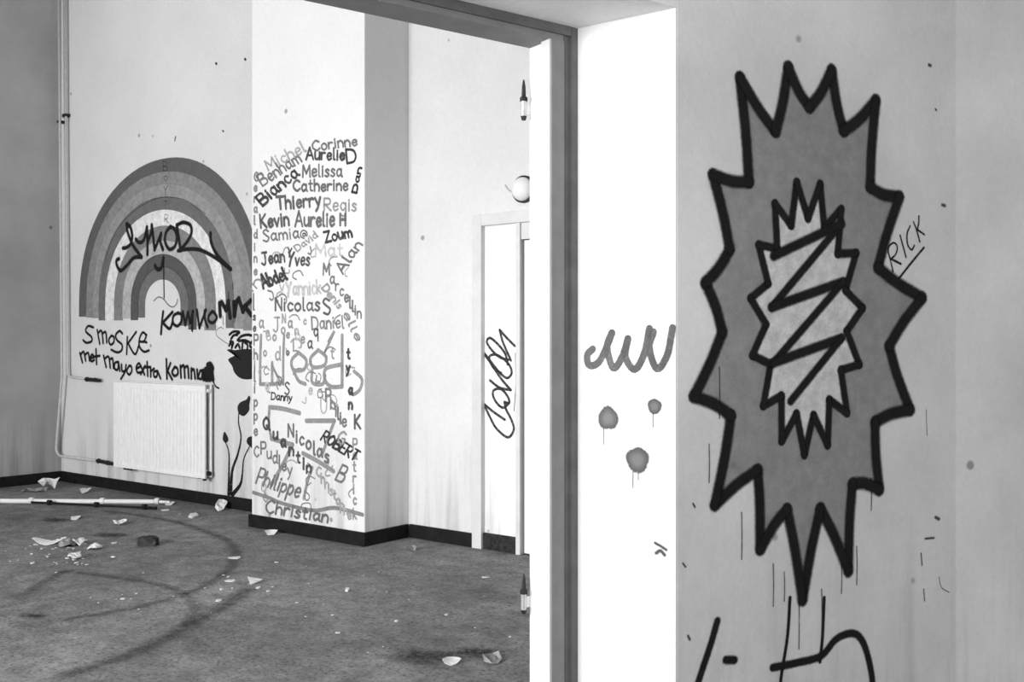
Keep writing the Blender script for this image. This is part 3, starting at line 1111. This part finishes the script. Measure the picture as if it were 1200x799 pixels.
# ---- names on the pillar: a single-stroke brush alphabet
GL = {
    'A': (.7, "0,0 .35,1|.35,1 .7,0|.12,.35 .58,.35"), 'B': (.6, "0,0 0,1|0,1 .45,.97 .45,.6 0,.52|0,.52 .55,.45 .52,.05 0,0"),
    'C': (.62, ".6,.85 .35,1 .05,.7 .05,.3 .35,0 .62,.18"), 'D': (.62, "0,0 0,1|0,1 .45,.9 .6,.5 .45,.1 0,0"),
    'E': (.5, ".5,1 0,1|0,1 0,0|0,0 .5,0|0,.5 .4,.5"), 'G': (.62, ".6,.85 .35,1 .05,.7 .05,.3 .35,0 .6,.2 .6,.45|.35,.45 .6,.45"),
    'H': (.5, "0,0 0,1|.5,0 .5,1|0,.5 .5,.5"), 'I': (.12, ".05,0 .05,1"), 'J': (.65, ".45,1 .45,.2 .28,-.05 .05,.1|.15,1 .65,1"),
    'K': (.55, "0,0 0,1|.5,1 0,.45|.1,.5 .55,0"), 'L': (.45, "0,1 0,0|0,0 .45,0"), 'M': (.7, "0,0 .05,1|.05,1 .35,.3|.35,.3 .65,1|.65,1 .7,0"),
    'N': (.5, "0,0 0,1|0,1 .5,0|.5,0 .5,1"), 'O': (.6, ".3,1 .03,.7 .03,.3 .3,0 .57,.3 .57,.7 .3,1"), 'P': (.5, "0,0 0,1|0,1 .45,.95 .45,.5 0,.45"),
    'Q': (.65, ".3,1 .03,.7 .03,.3 .3,0 .57,.3 .57,.7 .3,1|.35,.3 .65,-.05"), 'R': (.55, "0,0 0,1|0,1 .45,.95 .45,.55 0,.48|.1,.48 .55,0"),
    'S': (.5, ".5,.85 .25,1 .05,.8 .25,.55 .48,.3 .3,0 0,.12"), 'T': (.6, "0,1 .6,1|.3,1 .3,0"), 'U': (.5, "0,1 .02,.25 .25,0 .48,.25 .5,1"),
    'Y': (.6, "0,1 .3,.5|.6,1 .3,.5 .15,-.1"), 'Z': (.55, "0,1 .55,1|.55,1 0,0|0,0 .55,0"),
    'a': (.5, ".42,.52 .2,.62 .02,.35 .15,.02 .4,.2|.43,.6 .42,.15 .52,0"), 'b': (.45, "0,1 0,0|0,.45 .25,.6 .43,.3 .25,0 0,.1"),
    'c': (.42, ".42,.5 .22,.62 .03,.35 .18,.02 .42,.12"), 'd': (.5, ".42,.5 .2,.62 .02,.35 .15,.02 .4,.15|.45,1 .44,.15 .5,0"),
    'e': (.45, ".03,.32 .42,.36 .35,.58 .15,.58 .03,.3 .18,0 .43,.12"), 'f': (.35, ".38,.95 .2,1 .12,.8 .12,0|0,.6 .32,.6"),
    'g': (.48, ".42,.52 .2,.62 .03,.35 .2,.05 .42,.25|.44,.6 .44,-.15 .25,-.38 .03,-.25"), 'h': (.45, "0,0 0,1|0,.42 .22,.62 .42,.42 .43,0"),
    'i': (.14, ".06,0 .06,.6|.06,.8 .07,.86"), 'k': (.42, "0,0 0,1|.4,.6 0,.25|.1,.32 .42,0"), 'l': (.16, ".04,1 .05,.1 .16,0"),
    'm': (.7, "0,0 0,.6|0,.42 .18,.62 .33,.42 .34,0|.34,.42 .52,.62 .67,.42 .68,0"), 'n': (.44, "0,0 0,.6|0,.42 .22,.62 .42,.42 .43,0"),
    'o': (.46, ".22,.62 .02,.42 .05,.12 .24,0 .44,.2 .4,.5 .22,.62"), 'p': (.45, "0,-.38 0,.6|0,.42 .24,.6 .43,.32 .25,.02 0,.12"),
    'q': (.48, ".42,.52 .2,.62 .03,.35 .2,.02 .42,.2|.44,.6 .46,-.38"), 'r': (.35, "0,0 0,.6|0,.38 .18,.6 .36,.55"),
    's': (.38, ".36,.52 .18,.62 .05,.48 .2,.33 .35,.17 .2,0 0,.08"), 't': (.35, ".15,.9 .15,.12 .33,0|0,.6 .33,.6"),
    'u': (.46, "0,.6 .02,.15 .2,0 .42,.2|.43,.6 .44,0"), 'v': (.42, "0,.6 .2,0|.2,0 .42,.6"), 'w': (.6, "0,.6 .15,0|.15,0 .3,.5|.3,.5 .45,0|.45,0 .6,.6"),
    'y': (.45, "0,.6 .22,.1|.45,.6 .2,-.1 .02,-.36"), 'z': (.4, "0,.6 .4,.6|.4,.6 0,0|0,0 .4,0"),
    '@': (.8, ".55,.55 .35,.62 .25,.4 .4,.25 .55,.4 .6,.6|.55,.4 .75,.3 .75,.7 .4,.95 .05,.7 .05,.25 .4,.02"),
}
names = thing('painted_names', 'crowd of hand-brushed first names covering the pillar front', 'graffiti', P_PILLAR.p3(P_PILLAR.hit(360, 615)[0]))
rn = random.Random(4)


def write(txt, x0, y0, x1, y1, h, w, g, upright=False, name='painted_name'):
    p = Paint(P_PILLAR, 0.0006 + rn.random() * 0.002)
    tot = sum(GL[c][0] + 0.17 for c in txt) - 0.17
    dx, dy = x1 - x0, y1 - y0
    L = math.hypot(dx, dy)
    ux, uy = dx / L, dy / L
    sx = L / tot
    nx, ny = (0, -1) if upright else (uy, -ux)
    if upright:
        gx, gy = (1, 0)
    pen = 0.0
    for c in txt:
        gw, d = GL[c]
        hh = h * rn.uniform(0.94, 1.06)
        jy = rn.uniform(-0.03, 0.03) * h
        for st in d.split('|'):
            pts = []
            for q in st.split():
                a_, b_ = [float(z) for z in q.split(',')]
                if upright:
                    bx, by = x0 + ux * pen * sx, y0 + uy * pen * sx
                    pts.append((bx + a_ * min(sx, h * 0.8), by - b_ * hh + jy))
                else:
                    pts.append((x0 + ux * (pen + a_) * sx + nx * (b_ * hh + jy), y0 + uy * (pen + a_) * sx + ny * (b_ * hh + jy)))
            p.stroke(pts, w * rn.uniform(1.05, 1.4))
        pen += gw + 0.17
    return p.build(name, paint_mat(g, 'brush', 0.95), names)


def column(txt, x, ys, h, w, g):
    for c, y in zip(txt, ys):
        p = Paint(P_PILLAR, 0.0006 + rn.random() * 0.002)
        xx, yy = (x, y) if not isinstance(y, tuple) else y
        for st in GL[c][1].split('|'):
            p.stroke([(xx + float(q.split(',')[0]) * h * 0.75, yy - float(q.split(',')[1]) * h) for q in st.split()], w * 1.2)
        p.build('painted_letter', paint_mat(g, 'brush', 0.95), names)


# big washed-out brush shapes first
p = None
for pts, w in (([(351, 484), (332, 479), (316, 477)], 6), ([(316, 477), (315, 496), (318, 514)], 5), ([(318, 514), (343, 521)], 6), ([(343, 521), (331, 545), (318, 568)], 6),
               ([(359, 493), (392, 493)], 6), ([(392, 493), (385, 512), (378, 532)], 5), ([(355, 531), (372, 540), (391, 552)], 6), ([(366, 548), (361, 562), (356, 584)], 5),
               ([(306, 393), (305, 422), (305, 450)], 5), ([(305, 450), (320, 450), (332, 448)], 5), ([(332, 450), (332, 420), (333, 393)], 4.5), ([(319, 425), (319, 448)], 5), ([(319, 428), (328, 447)], 4),
               ([(350, 413), (342, 422), (344, 433), (356, 433), (359, 422), (350, 413)], 5), ([(344, 434), (350, 446), (358, 450)], 5),
               ([(373, 410), (364, 420), (367, 430), (380, 428), (382, 418), (373, 410)], 5), ([(366, 432), (366, 448), (378, 450), (381, 440)], 5),
               ([(401, 393), (401, 420), (401, 453)], 5.5), ([(401, 453), (388, 453), (381, 445), (382, 432), (400, 427)], 5.5),
               ([(415, 435), (424, 444), (422, 456), (414, 462), (409, 458)], 5), ([(385, 400), (392, 388), (381, 412)], 4)):
    p = Paint(P_PILLAR, 0.0003)
    p.stroke(pts, w)
    p.build('washed_brush_stroke', paint_mat(0.27, 'brush', 0.85), names)
p = Paint(P_PILLAR, 0.0003)
p.stroke([(297, 577), (315, 583), (332, 590), (367, 598), (393, 595), (425, 603)], 5)
p.build('washed_brush_stroke', paint_mat(0.22, 'brush', 0.85), names)

for a_ in (("Michel", 315, 200, 359, 177, 13, 2.2, .36), ("Corinne", 367, 177, 419, 170, 12, 2.2, .16), ("Benham", 308, 218, 354, 189, 14, 2.4, .17),
           ("Aurelie", 359, 187, 404, 187, 13, 2.6, .06), ("D", 407, 191, 418, 190, 17, 3.0, .04), ("Bianca", 308, 241, 351, 205, 14, 3.0, .05),
           ("Melissa", 355, 207, 401, 207, 14, 2.2, .14), ("Catherine", 344, 224, 408, 223, 13, 2.3, .13), ("Thierry", 325, 245, 376, 241, 15, 3.2, .11),
           ("Regis", 380, 247, 418, 247, 15, 2.2, .28), ("Kevin", 306, 267, 339, 264, 15, 3.0, .10), ("Aurelie", 346, 265, 392, 265, 17, 3.0, .14),
           ("H", 399, 264, 405, 264, 14, 3.0, .14), ("Samia", 309, 283, 351, 279, 13, 2.0, .16), ("@", 353, 280, 361, 279, 10, 1.6, .1),
           ("Zoum", 382, 284, 413, 277, 12, 2.8, .05), ("Alan", 402, 321, 425, 287, 12, 2.4, .15), ("Mat", 370, 301, 402, 300, 15, 2.4, .52),
           ("David", 349, 295, 373, 277, 8, 1.8, .3), ("Jean", 307, 310, 334, 307, 14, 2.6, .08), ("Yves", 338, 310, 363, 311, 14, 2.6, .08),
           ("Abdel", 309, 338, 337, 327, 15, 3.2, .05), ("Nicolas", 323, 364, 375, 364, 15, 2.4, .12), ("S", 380, 369, 388, 368, 18, 2.6, .12),
           ("Yannick", 336, 346, 376, 344, 16, 2.4, .5), ("Daniel", 366, 386, 403, 384, 15, 2.2, .2), ("Denis", 377, 338, 397, 362, 8, 2.2, .3),
           ("elle", 402, 368, 418, 400, 9, 2.2, .24), ("In", 296, 342, 308, 331, 12, 1.8, .25),
           ("Dan", 418, 226, 424, 197, 6, 2.6, .03), ("Danny", 318, 468, 342, 470, 8.5, 1.7, .02), ("ROBERT", 376, 515, 416, 540, 12, 2.6, .04),
           ("G", 395, 519, 403, 521, 15, 2.4, .27), ("Philippe", 300, 566, 350, 583, 18, 2.4, .16), ("Christian", 311, 600, 384, 612, 14, 2.8, .14),
           ("B", 393, 562, 401, 566, 20, 2.6, .17)):
    write(*a_)
for a_ in (("Marcellin", 379, 322, 423, 378, 13, 2.2, .18), ("Quantin", 309, 503, 366, 560, 14, 3.0, .07), ("Nicolas", 338, 512, 386, 545, 15, 2.6, .14),
           ("Pudley", 306, 532, 342, 560, 14, 2.2, .18), ("Christophe", 371, 558, 411, 613, 11, 2.4, .34), ("Philie", 382, 470, 405, 506, 14, 2.6, .18)):
    write(*a_, upright=True)
column("Geraldine", 298, [212, 224, 237, 249, 263, 279, 294, 307, 322], 10, 2.2, .22)
column("Ilse", 297, [353, 363, 375, 388], 9, 2.0, .1)
column("PhilippeC", 298, [404, 421, 434, 447, 460, 476, 492, 510, 535], 12, 2.2, .2)
column("tyan", 407, [(407, 420), (406, 436), (409, 462), (409, 479)], 12, 3.0, .06)
column("K", 416, [502], 16, 2.8, .1)
column("Patrick", 414, [526, 538, 552, 565, 578, 591, 608], 12, 2.2, .26)
for c, x, y, h_, g_ in (("J", 320, 388, 16, .3), ("W", 331, 378, 10, .35), ("a", 338, 384, 13, .25), ("c", 356, 380, 9, .3), ("a", 304, 384, 14, .26), ("n", 346, 392, 11, .35),
                        ("e", 312, 394, 11, .3), ("o", 320, 399, 11, .28), ("o", 330, 391, 12, .28), ("e", 336, 396, 10, .25), ("L", 344, 411, 14, .25), ("e", 353, 402, 12, .27),
                        ("a", 361, 408, 14, .1), ("q", 368, 394, 14, .1), ("t", 388, 420, 14, .3), ("o", 309, 417, 10, .3), ("d", 323, 422, 16, .3), ("o", 336, 416, 8, .15),
                        ("S", 334, 462, 14, .1), ("o", 311, 457, 14, .45), ("U", 376, 484, 18, .4), ("e", 362, 462, 12, .4), ("y", 328, 342, 14, .45), ("Y", 338, 300, 9, .07)):
    if c == 'W': c = 'N'
    column(c, x, [y], h_, 2.0, g_)

# pale half-erased scribbles between the names
rq = random.Random(11)
for k in range(44):
    x_, y_ = rq.uniform(305, 414), rq.choice((rq.uniform(290, 350), rq.uniform(370, 475), rq.uniform(385, 470), rq.uniform(540, 600)))
    n_ = rq.randint(4, 6)
    pts = []
    an = rq.uniform(0, 6.28)
    for j in range(n_):
        an += rq.uniform(0.5, 1.5)
        pts.append((x_ + j * 1.2 + math.cos(an) * 4.5, y_ + math.sin(an) * 5.5))
    p = Paint(P_PILLAR, 0.0003)
    p.stroke(pts, rq.uniform(1.6, 2.6))
    p.build('faded_scribble', paint_mat(rq.choice((0.2, 0.3, 0.4)), 'brush', 0.8), names)

# chipped spots and a hairline crack on the sprayed wall
for k, (pts, w) in enumerate((([(1096, 606), (1100, 608)], 6), ([(1084, 631), (1094, 630)], 4), ([(1079, 648), (1080, 662)], 3), ([(1088, 76), (1090, 77)], 6),
                              ([(1096, 128), (1097, 129)], 4), ([(1104, 240), (1107, 241)], 6), ([(812, 590), (814, 594)], 4), ([(806, 745), (808, 749)], 5),
                              ([(1100, 676), (1103, 688), (1112, 694)], 1.6), ([(1085, 480), (1086, 510)], 1.6), ([(800, 660), (803, 664)], 4), ([(1082, 690), (1083, 704)], 2.5))):
    p = Paint(P_NEAR, 0.0008)
    p.stroke(pts, w)
    p.build('plaster_chip_mark', paint_mat(0.06, 'fuzzy', 0.85), wn)
for pts, w in (([(206, 160), (205, 165)], 2), ([(76, 106), (77, 107)], 2), ([(253, 74), (254, 75)], 3), ([(287, 69), (288, 70)], 3), ([(261, 153), (262, 154)], 2.5)):
    p = Paint(P_BACK, 0.0008)
    p.stroke(pts, w)
    p.build('nail_hole', paint_mat(0.03, 'brush', 0.9), bpy.data.objects['wall_back'])

# ================================================================ floor marks
fl = bpy.data.objects['floor']
zt = 1036 / 310.0
TY = [([(350, 130), (500, 150), (650, 180), (780, 225), (850, 270), (850, 330), (800, 380), (700, 440), (560, 485), (400, 520), (200, 552)], 0.10, 0.75),
      ([(900, 440), (800, 510), (680, 575), (560, 640), (440, 692), (330, 730), (200, 770)], 0.13, 0.9),
      ([(190, 365), (350, 385), (560, 420), (660, 460), (692, 510), (660, 575)], 0.09, 0.7), ([(10, 460), (60, 435), (120, 400), (190, 365)], 0.10, 0.75)]
for pts, w, op in TY:
    p = Paint(P_FLOOR, 0.0012)
    s = catmull([P_FLOOR.hit(*q)[0] for q in zm(20, 560, zt, [pts])[0]], step=10)
    p.ribbon(s, w)
    p.build('tyre_track', paint_mat(0.05, 'tyre', round(op * 0.62, 2)), fl)
for x, y, rx, ry in ((65, 609.5, 22, 3.5), (38, 722, 22, 4), (497, 770, 55, 14), (560, 765, 40, 8), (130, 627, 30, 3.5)):
    p = Paint(P_FLOOR, 0.0010)
    p.fill([(x + rx * math.cos(k / 14 * 2 * math.pi) * (1 + 0.2 * math.sin(3 * k)), y + ry * math.sin(k / 14 * 2 * math.pi) * (1 + 0.2 * math.cos(2 * k))) for k in range(14)], 0.5)
    p.build('oil_stain', paint_mat(0.03, 'tyre', 0.85), fl)


# ================================================================ things on the floor
def fpt(px, py, z=0.0):
    s, t = P_FLOOR.hit(px, py)
    return Vector((s.x, s.y, z)), t


pa, _ = fpt(-14, 589.5)
pb, _ = fpt(199, 590.5)
pvc = thing('plastic_conduit', 'long white plastic conduit lying along the rainbow wall', 'pipe', (pa + pb) / 2)
rr = 0.017
d = (pb - pa).normalized()
sd = Vector((-d.y, d.x, 0))
part('tube', tube([pa + UZ * rr, pb - d * 0.12 + UZ * rr, pb - d * 0.115 + UZ * rr, pb + UZ * (rr * 0.8)], [rr, rr, rr * .7, rr * .6], 12), M_PLASTIC, pvc, smooth=False)
part('tube', tube([pa + sd * 0.06 + UZ * 0.012, pa + sd * 0.055 + (pb - pa) * 0.86 + UZ * 0.012], 0.012, 10), M_PLASTIC, pvc, smooth=True)
for f_ in (0.24, 0.63, 0.93):
    c = pa + (pb - pa) * f_
    part('clip', tube([c + UZ * 0.021 - d * 0.015, c + UZ * 0.021 + d * 0.015], 0.0235, 10), M_PLASTIC, pvc)
ra, _ = fpt(46, 589.5)
rb_, _ = fpt(183, 597.5)
ra = ra - UY * 0.06
rod = thing('threaded_rod', 'black metal rod with couplings beside the white conduit', 'rod', (ra + rb_) / 2)
d = (rb_ - ra).normalized()
part('bar', tube([ra + UZ * 0.014, rb_ - d * 0.07 + UZ * 0.014], 0.009, 8), M_BLACKROD, rod)
for f_ in (0.15, 0.53, 0.91):
    c = ra + (rb_ - ra) * f_
    part('coupling', tube([c + UZ * 0.019 - d * 0.014, c + UZ * 0.019 + d * 0.014], 0.0195, 10), M_BLACKROD, rod)
thr = []
rad_ = []
for k in range(13):
    thr.append(rb_ - d * 0.09 + d * 0.09 * k / 12 + UZ * 0.014)
    rad_.append(0.008 if k % 2 else 0.013)
part('thread', tube(thr, rad_, 8), M_BLACKROD, rod)


def shard(name, px, py, wpx, lpx, mat, label, cat, thick=0.006, tilt=0.0, curl=0.0, group=None, seed=0, n=7, rotz=None, wrinkle=0.0):
    """irregular flake: plan outline, thickness, optional curl, resting on the floor"""
    q = random.Random(seed * 31 + 5)
    c, t = fpt(px, py)
    w, l = wpx * t / F / 2, lpx * t / F / 2 * 0.62
    thick *= 0.6
    bm = bmesh.new()
    rings = 3
    top, bot = [], []
    ph = [q.uniform(0.72, 1.1) for _ in range(n)]

    def hgt(x, y):
        z = curl * ((x / max(w, 1e-4)) ** 2) * w
        if wrinkle:
            z += wrinkle * (math.sin(x * 61 + seed) * math.cos(y * 47 + seed * 2) * 0.5 + 0.5) + wrinkle * 0.5 * math.sin(x * 133 + y * 97)
        return z
    for side, store, dz in ((1, top, thick), (0, bot, 0.0)):
        cen = bm.verts.new((0, 0, hgt(0, 0) + dz))
        rows = []
        for r_ in range(1, rings + 1):
            row = []
            for k in range(n):
                an = 2 * math.pi * k / n
                x, y = math.cos(an) * w * ph[k] * r_ / rings, math.sin(an) * l * ph[(k * 3) % n] * r_ / rings
                row.append(bm.verts.new((x, y, hgt(x, y) + dz)))
            rows.append(row)
        for k in range(n):
            f_ = (cen, rows[0][k], rows[0][(k + 1) % n])
            bm.faces.new(f_ if side else f_[::-1])
            for r_ in range(rings - 1):
                f_ = (rows[r_][k], rows[r_ + 1][k], rows[r_ + 1][(k + 1) % n], rows[r_][(k + 1) % n])
                bm.faces.new(f_ if side else f_[::-1])
        store.append(rows[-1])
    for k in range(n):
        bm.faces.new((bot[0][k], bot[0][(k + 1) % n], top[0][(k + 1) % n], top[0][k]))
    rz = q.uniform(0, 6.28) if rotz is None else rotz
    M = Matrix.Rotation(rz, 4, 'Z') @ Matrix.Rotation(tilt, 4, 'X')
    bmesh.ops.transform(bm, matrix=M, verts=bm.verts)
    mz = min(v_.co.z for v_ in bm.verts)
    bmesh.ops.translate(bm, verts=bm.verts, vec=(0, 0, -mz - 0.0008))
    bmesh.ops.recalc_face_normals(bm, faces=bm.faces)
    me = bpy.data.meshes.new(name)
    bm.to_mesh(me)
    bm.free()
    o = link(name, me, mat)
    o.location = c
    return tag(o, label, cat, group)


VA = math.atan2(SA, CA)         # turn a long axis across the view
shard('crumpled_sheet', 57, 572, 24, 34, M_PAPER, 'crumpled pale sheet in the corner under the pipes', 'paper', 0.004, 0.1, 0, None, 1, 10, VA, 0.05)
shard('crumpled_sheet', 41, 576, 34, 22, M_GREYCHIP, 'flat grey rag beside the crumpled sheet in the corner', 'rag', 0.006, 0, 0, None, 2, 9, VA, 0.02)
shard('paper_scrap', 101, 577, 15, 26, M_PAPER, 'upturned white paper scrap behind the plastic conduit', 'paper', 0.003, 0.25, 0.8, None, 3, 7, VA)
shard('paper_scrap', 199, 591, 12, 22, M_PAPER, 'pale paper scrap at the tip of the plastic conduit', 'paper', 0.003, 0.2, 0.3, None, 4, 6, VA)
shard('paper_scrap', 194, 598, 12, 14, M_CHIP, 'thin white sliver near the threaded end of the rod', 'scrap', 0.006, 0.1, 0, None, 5, 6, VA)
shard('paper_scrap', 259, 597, 15, 40, M_PAPER, 'torn white paper under the painted tulips', 'paper', 0.004, 0.3, 0.3, None, 6, 8, VA, 0.02)
shard('plaster_flake', 226, 606, 13, 30, M_CHIP, 'white wedge of plaster on open floor below the radiator', 'plaster piece', 0.02, 0.2, 0, None, 7, 5, VA)
shard('paper_scrap', 141, 614.5, 16, 34, M_PAPER, 'ragged white paper in front of the black rod', 'paper', 0.004, 0.1, 0.2, None, 8, 8, VA, 0.015)
shard('paper_scrap', 89, 608, 13, 30, M_PAPER, 'white scrap at the tip of the dark floor stain', 'paper', 0.004, 0.2, 0.4, None, 9, 6, VA)
shard('curled_strip', 58, 637, 44, 32, M_PAPER, 'long curled strip of pale material on the rubble', 'strip', 0.005, 0.12, 0.42, None, 10, 12, VA)
shard('plaster_flake', 79, 640, 20, 32, M_GREYCHIP, 'dark grey lump beside the curled strip', 'rubble', 0.03, 0.1, 0, None, 11, 8, VA, 0.02)
shard('plaster_flake', 92, 638, 18, 34, M_CHIP, 'broken pale plaster piece lying right of the curled strip', 'plaster piece', 0.015, 0.15, 0, None, 12, 7, VA, 0.02)
shard('plaster_flake', 111, 643, 18, 30, M_CHIP, 'jagged pale plaster piece at the edge of the rubble heap', 'plaster piece', 0.015, 0.1, 0, None, 13, 7, VA, 0.015)
shard('plaster_flake', 88, 655, 16, 28, M_CHIP, 'flat pale flake below the rubble heap', 'plaster piece', 0.01, 0.1, 0, None, 14, 7, VA, 0.02)
shard('plaster_flake', 276, 654, 17, 18, M_CHIP, 'flat white strip across the curved tyre track', 'plaster piece', 0.008, 0.05, 0, None, 15, 6, VA)
shard('plaster_flake', 297, 683, 22, 40, M_CHIP, 'large white triangular flake on open floor in front of the pillar', 'plaster piece', 0.008, 0.25, 0, None, 16, 3, VA + 0.4)
shard('plaster_flake', 270, 681, 15, 16, M_CHIP, 'thin pale flake just left of the triangular flake', 'plaster piece', 0.006, 0.1, 0, None, 17, 6, VA)
shard('plaster_flake', 256, 704, 9, 16, M_CHIP, 'small white chip lying next to a tyre track', 'plaster piece', 0.006, 0.1, 0, None, 18, 5, VA)
shard('plaster_flake', 407, 692.5, 7, 14, M_CHIP, 'white chip standing alone on the floor before the pillar corner', 'plaster piece', 0.018, 0.2, 0, None, 19, 5, VA)
shard('plaster_flake', 568, 676.5, 10, 10, M_CHIP, 'white chip on the floor before the walled-up doorway', 'plaster piece', 0.006, 0.0, 0, None, 20, 6, VA)
shard('dry_leaf', 529, 776, 24, 44, M_CHIP, 'pale curled flake near the foot of the near door frame', 'flake', 0.004, 0.1, 0.25, None, 21, 8, VA)
shard('dry_leaf', 577, 774, 26, 58, M_GREYCHIP, 'grey crumpled leaf near the foot of the near door frame', 'leaf', 0.004, 0.1, 0.3, None, 22, 8, VA, 0.012)
shard('dry_leaf', 485, 644, 8, 20, M_GREYCHIP, 'dark crumpled scrap by the inner corner of the skirting', 'scrap', 0.006, 0.2, 0.4, None, 23, 7, VA, 0.01)
shard('plaster_flake', 318, 626, 16, 18, M_PAPER, 'white scrap leaning against the pillar skirting', 'scrap', 0.004, 0.5, 0.5, None, 24, 6, VA)
shard('plaster_flake', 303, 689, 6, 14, M_CHIP, 'tiny white chip beside the triangular flake', 'plaster piece', 0.006, 0.1, 0, None, 25, 5, VA)

# brick lump with broken faces
c, t = fpt(174, 639)
bm = bmesh.new()
bmesh.ops.create_cube(bm, size=1.0)
bmesh.ops.subdivide_edges(bm, edges=bm.edges, cuts=3, use_grid_fill=True)
for v_ in bm.verts:
    v_.co += Vector((random.uniform(-.06, .06), random.uniform(-.06, .06), random.uniform(-.08, .05)))
    if v_.co.x > 0.35 and v_.co.z > 0: v_.co.z -= 0.25
bmesh.ops.scale(bm, vec=(0.105, 0.07, 0.05), verts=bm.verts)
bmesh.ops.rotate(bm, matrix=Matrix.Rotation(VA + 0.1, 3, 'Z'), verts=bm.verts)
mz = min(v_.co.z for v_ in bm.verts)
bmesh.ops.translate(bm, verts=bm.verts, vec=(0, 0, -mz - 0.001))
me = bpy.data.meshes.new('brick_lump')
bm.to_mesh(me); bm.free()
o = link('brick_lump', me, M_BRICK)
o.location = c
tag(o, 'dark broken brick lump alone on the floor below the radiator', 'brick')

# loose crumbs, told apart only by where they lie
q = random.Random(99)
pro = []
for k in range(6):
    o = shard('plaster_crumb', 150, 700, 5, 6, M_CHIP if k % 3 else M_GREYCHIP, 'x', 'crumb', 0.008, 0.2, 0, None, 40 + k, 5, None)
    pro.append(o.data)
    bpy.data.objects.remove(o)
spots = []
for _ in range(64):
    spots.append((q.gauss(80, 32), q.uniform(630, 662), 0))
for _ in range(26):
    spots.append((q.uniform(60, 330), q.uniform(665, 720), 1))
for _ in range(22):
    spots.append((q.uniform(310, 600), q.uniform(655, 770), 2))
for _ in range(12):
    x_ = q.uniform(80, 280)
    spots.append((x_, 572 + (x_ - 80) * 0.15 + q.uniform(4, 12), 3))
WHERE = ('in the rubble heap round the curled strip', 'between the tyre tracks', 'on bare floor before the pillar corner', 'along the skirting below the radiator')
for x_, y_, zone in spots:
    i = q.randrange(6)
    c, t = fpt(x_, y_)
    if c.x < XL + 0.1 or c.y > YB - 0.05: continue
    o = bpy.data.objects.new('plaster_crumb', pro[i])
    COL.objects.link(o)
    o.location = c
    o.rotation_euler = (0, 0, q.uniform(0, 6.28))
    s_ = q.choice((0.6, 0.9, 1.3, 1.9) if zone == 0 else (0.45, 0.6, 0.8, 1.2))
    o.scale = (s_ * q.uniform(0.8, 1.5), s_, s_ * 0.7)
    pale = i % 3
    tag(o, ('small pale plaster crumb ' if pale else 'small dark rubble crumb ') + WHERE[zone], 'crumb',
        ('pale crumbs ' if pale else 'dark crumbs ') + WHERE[zone])
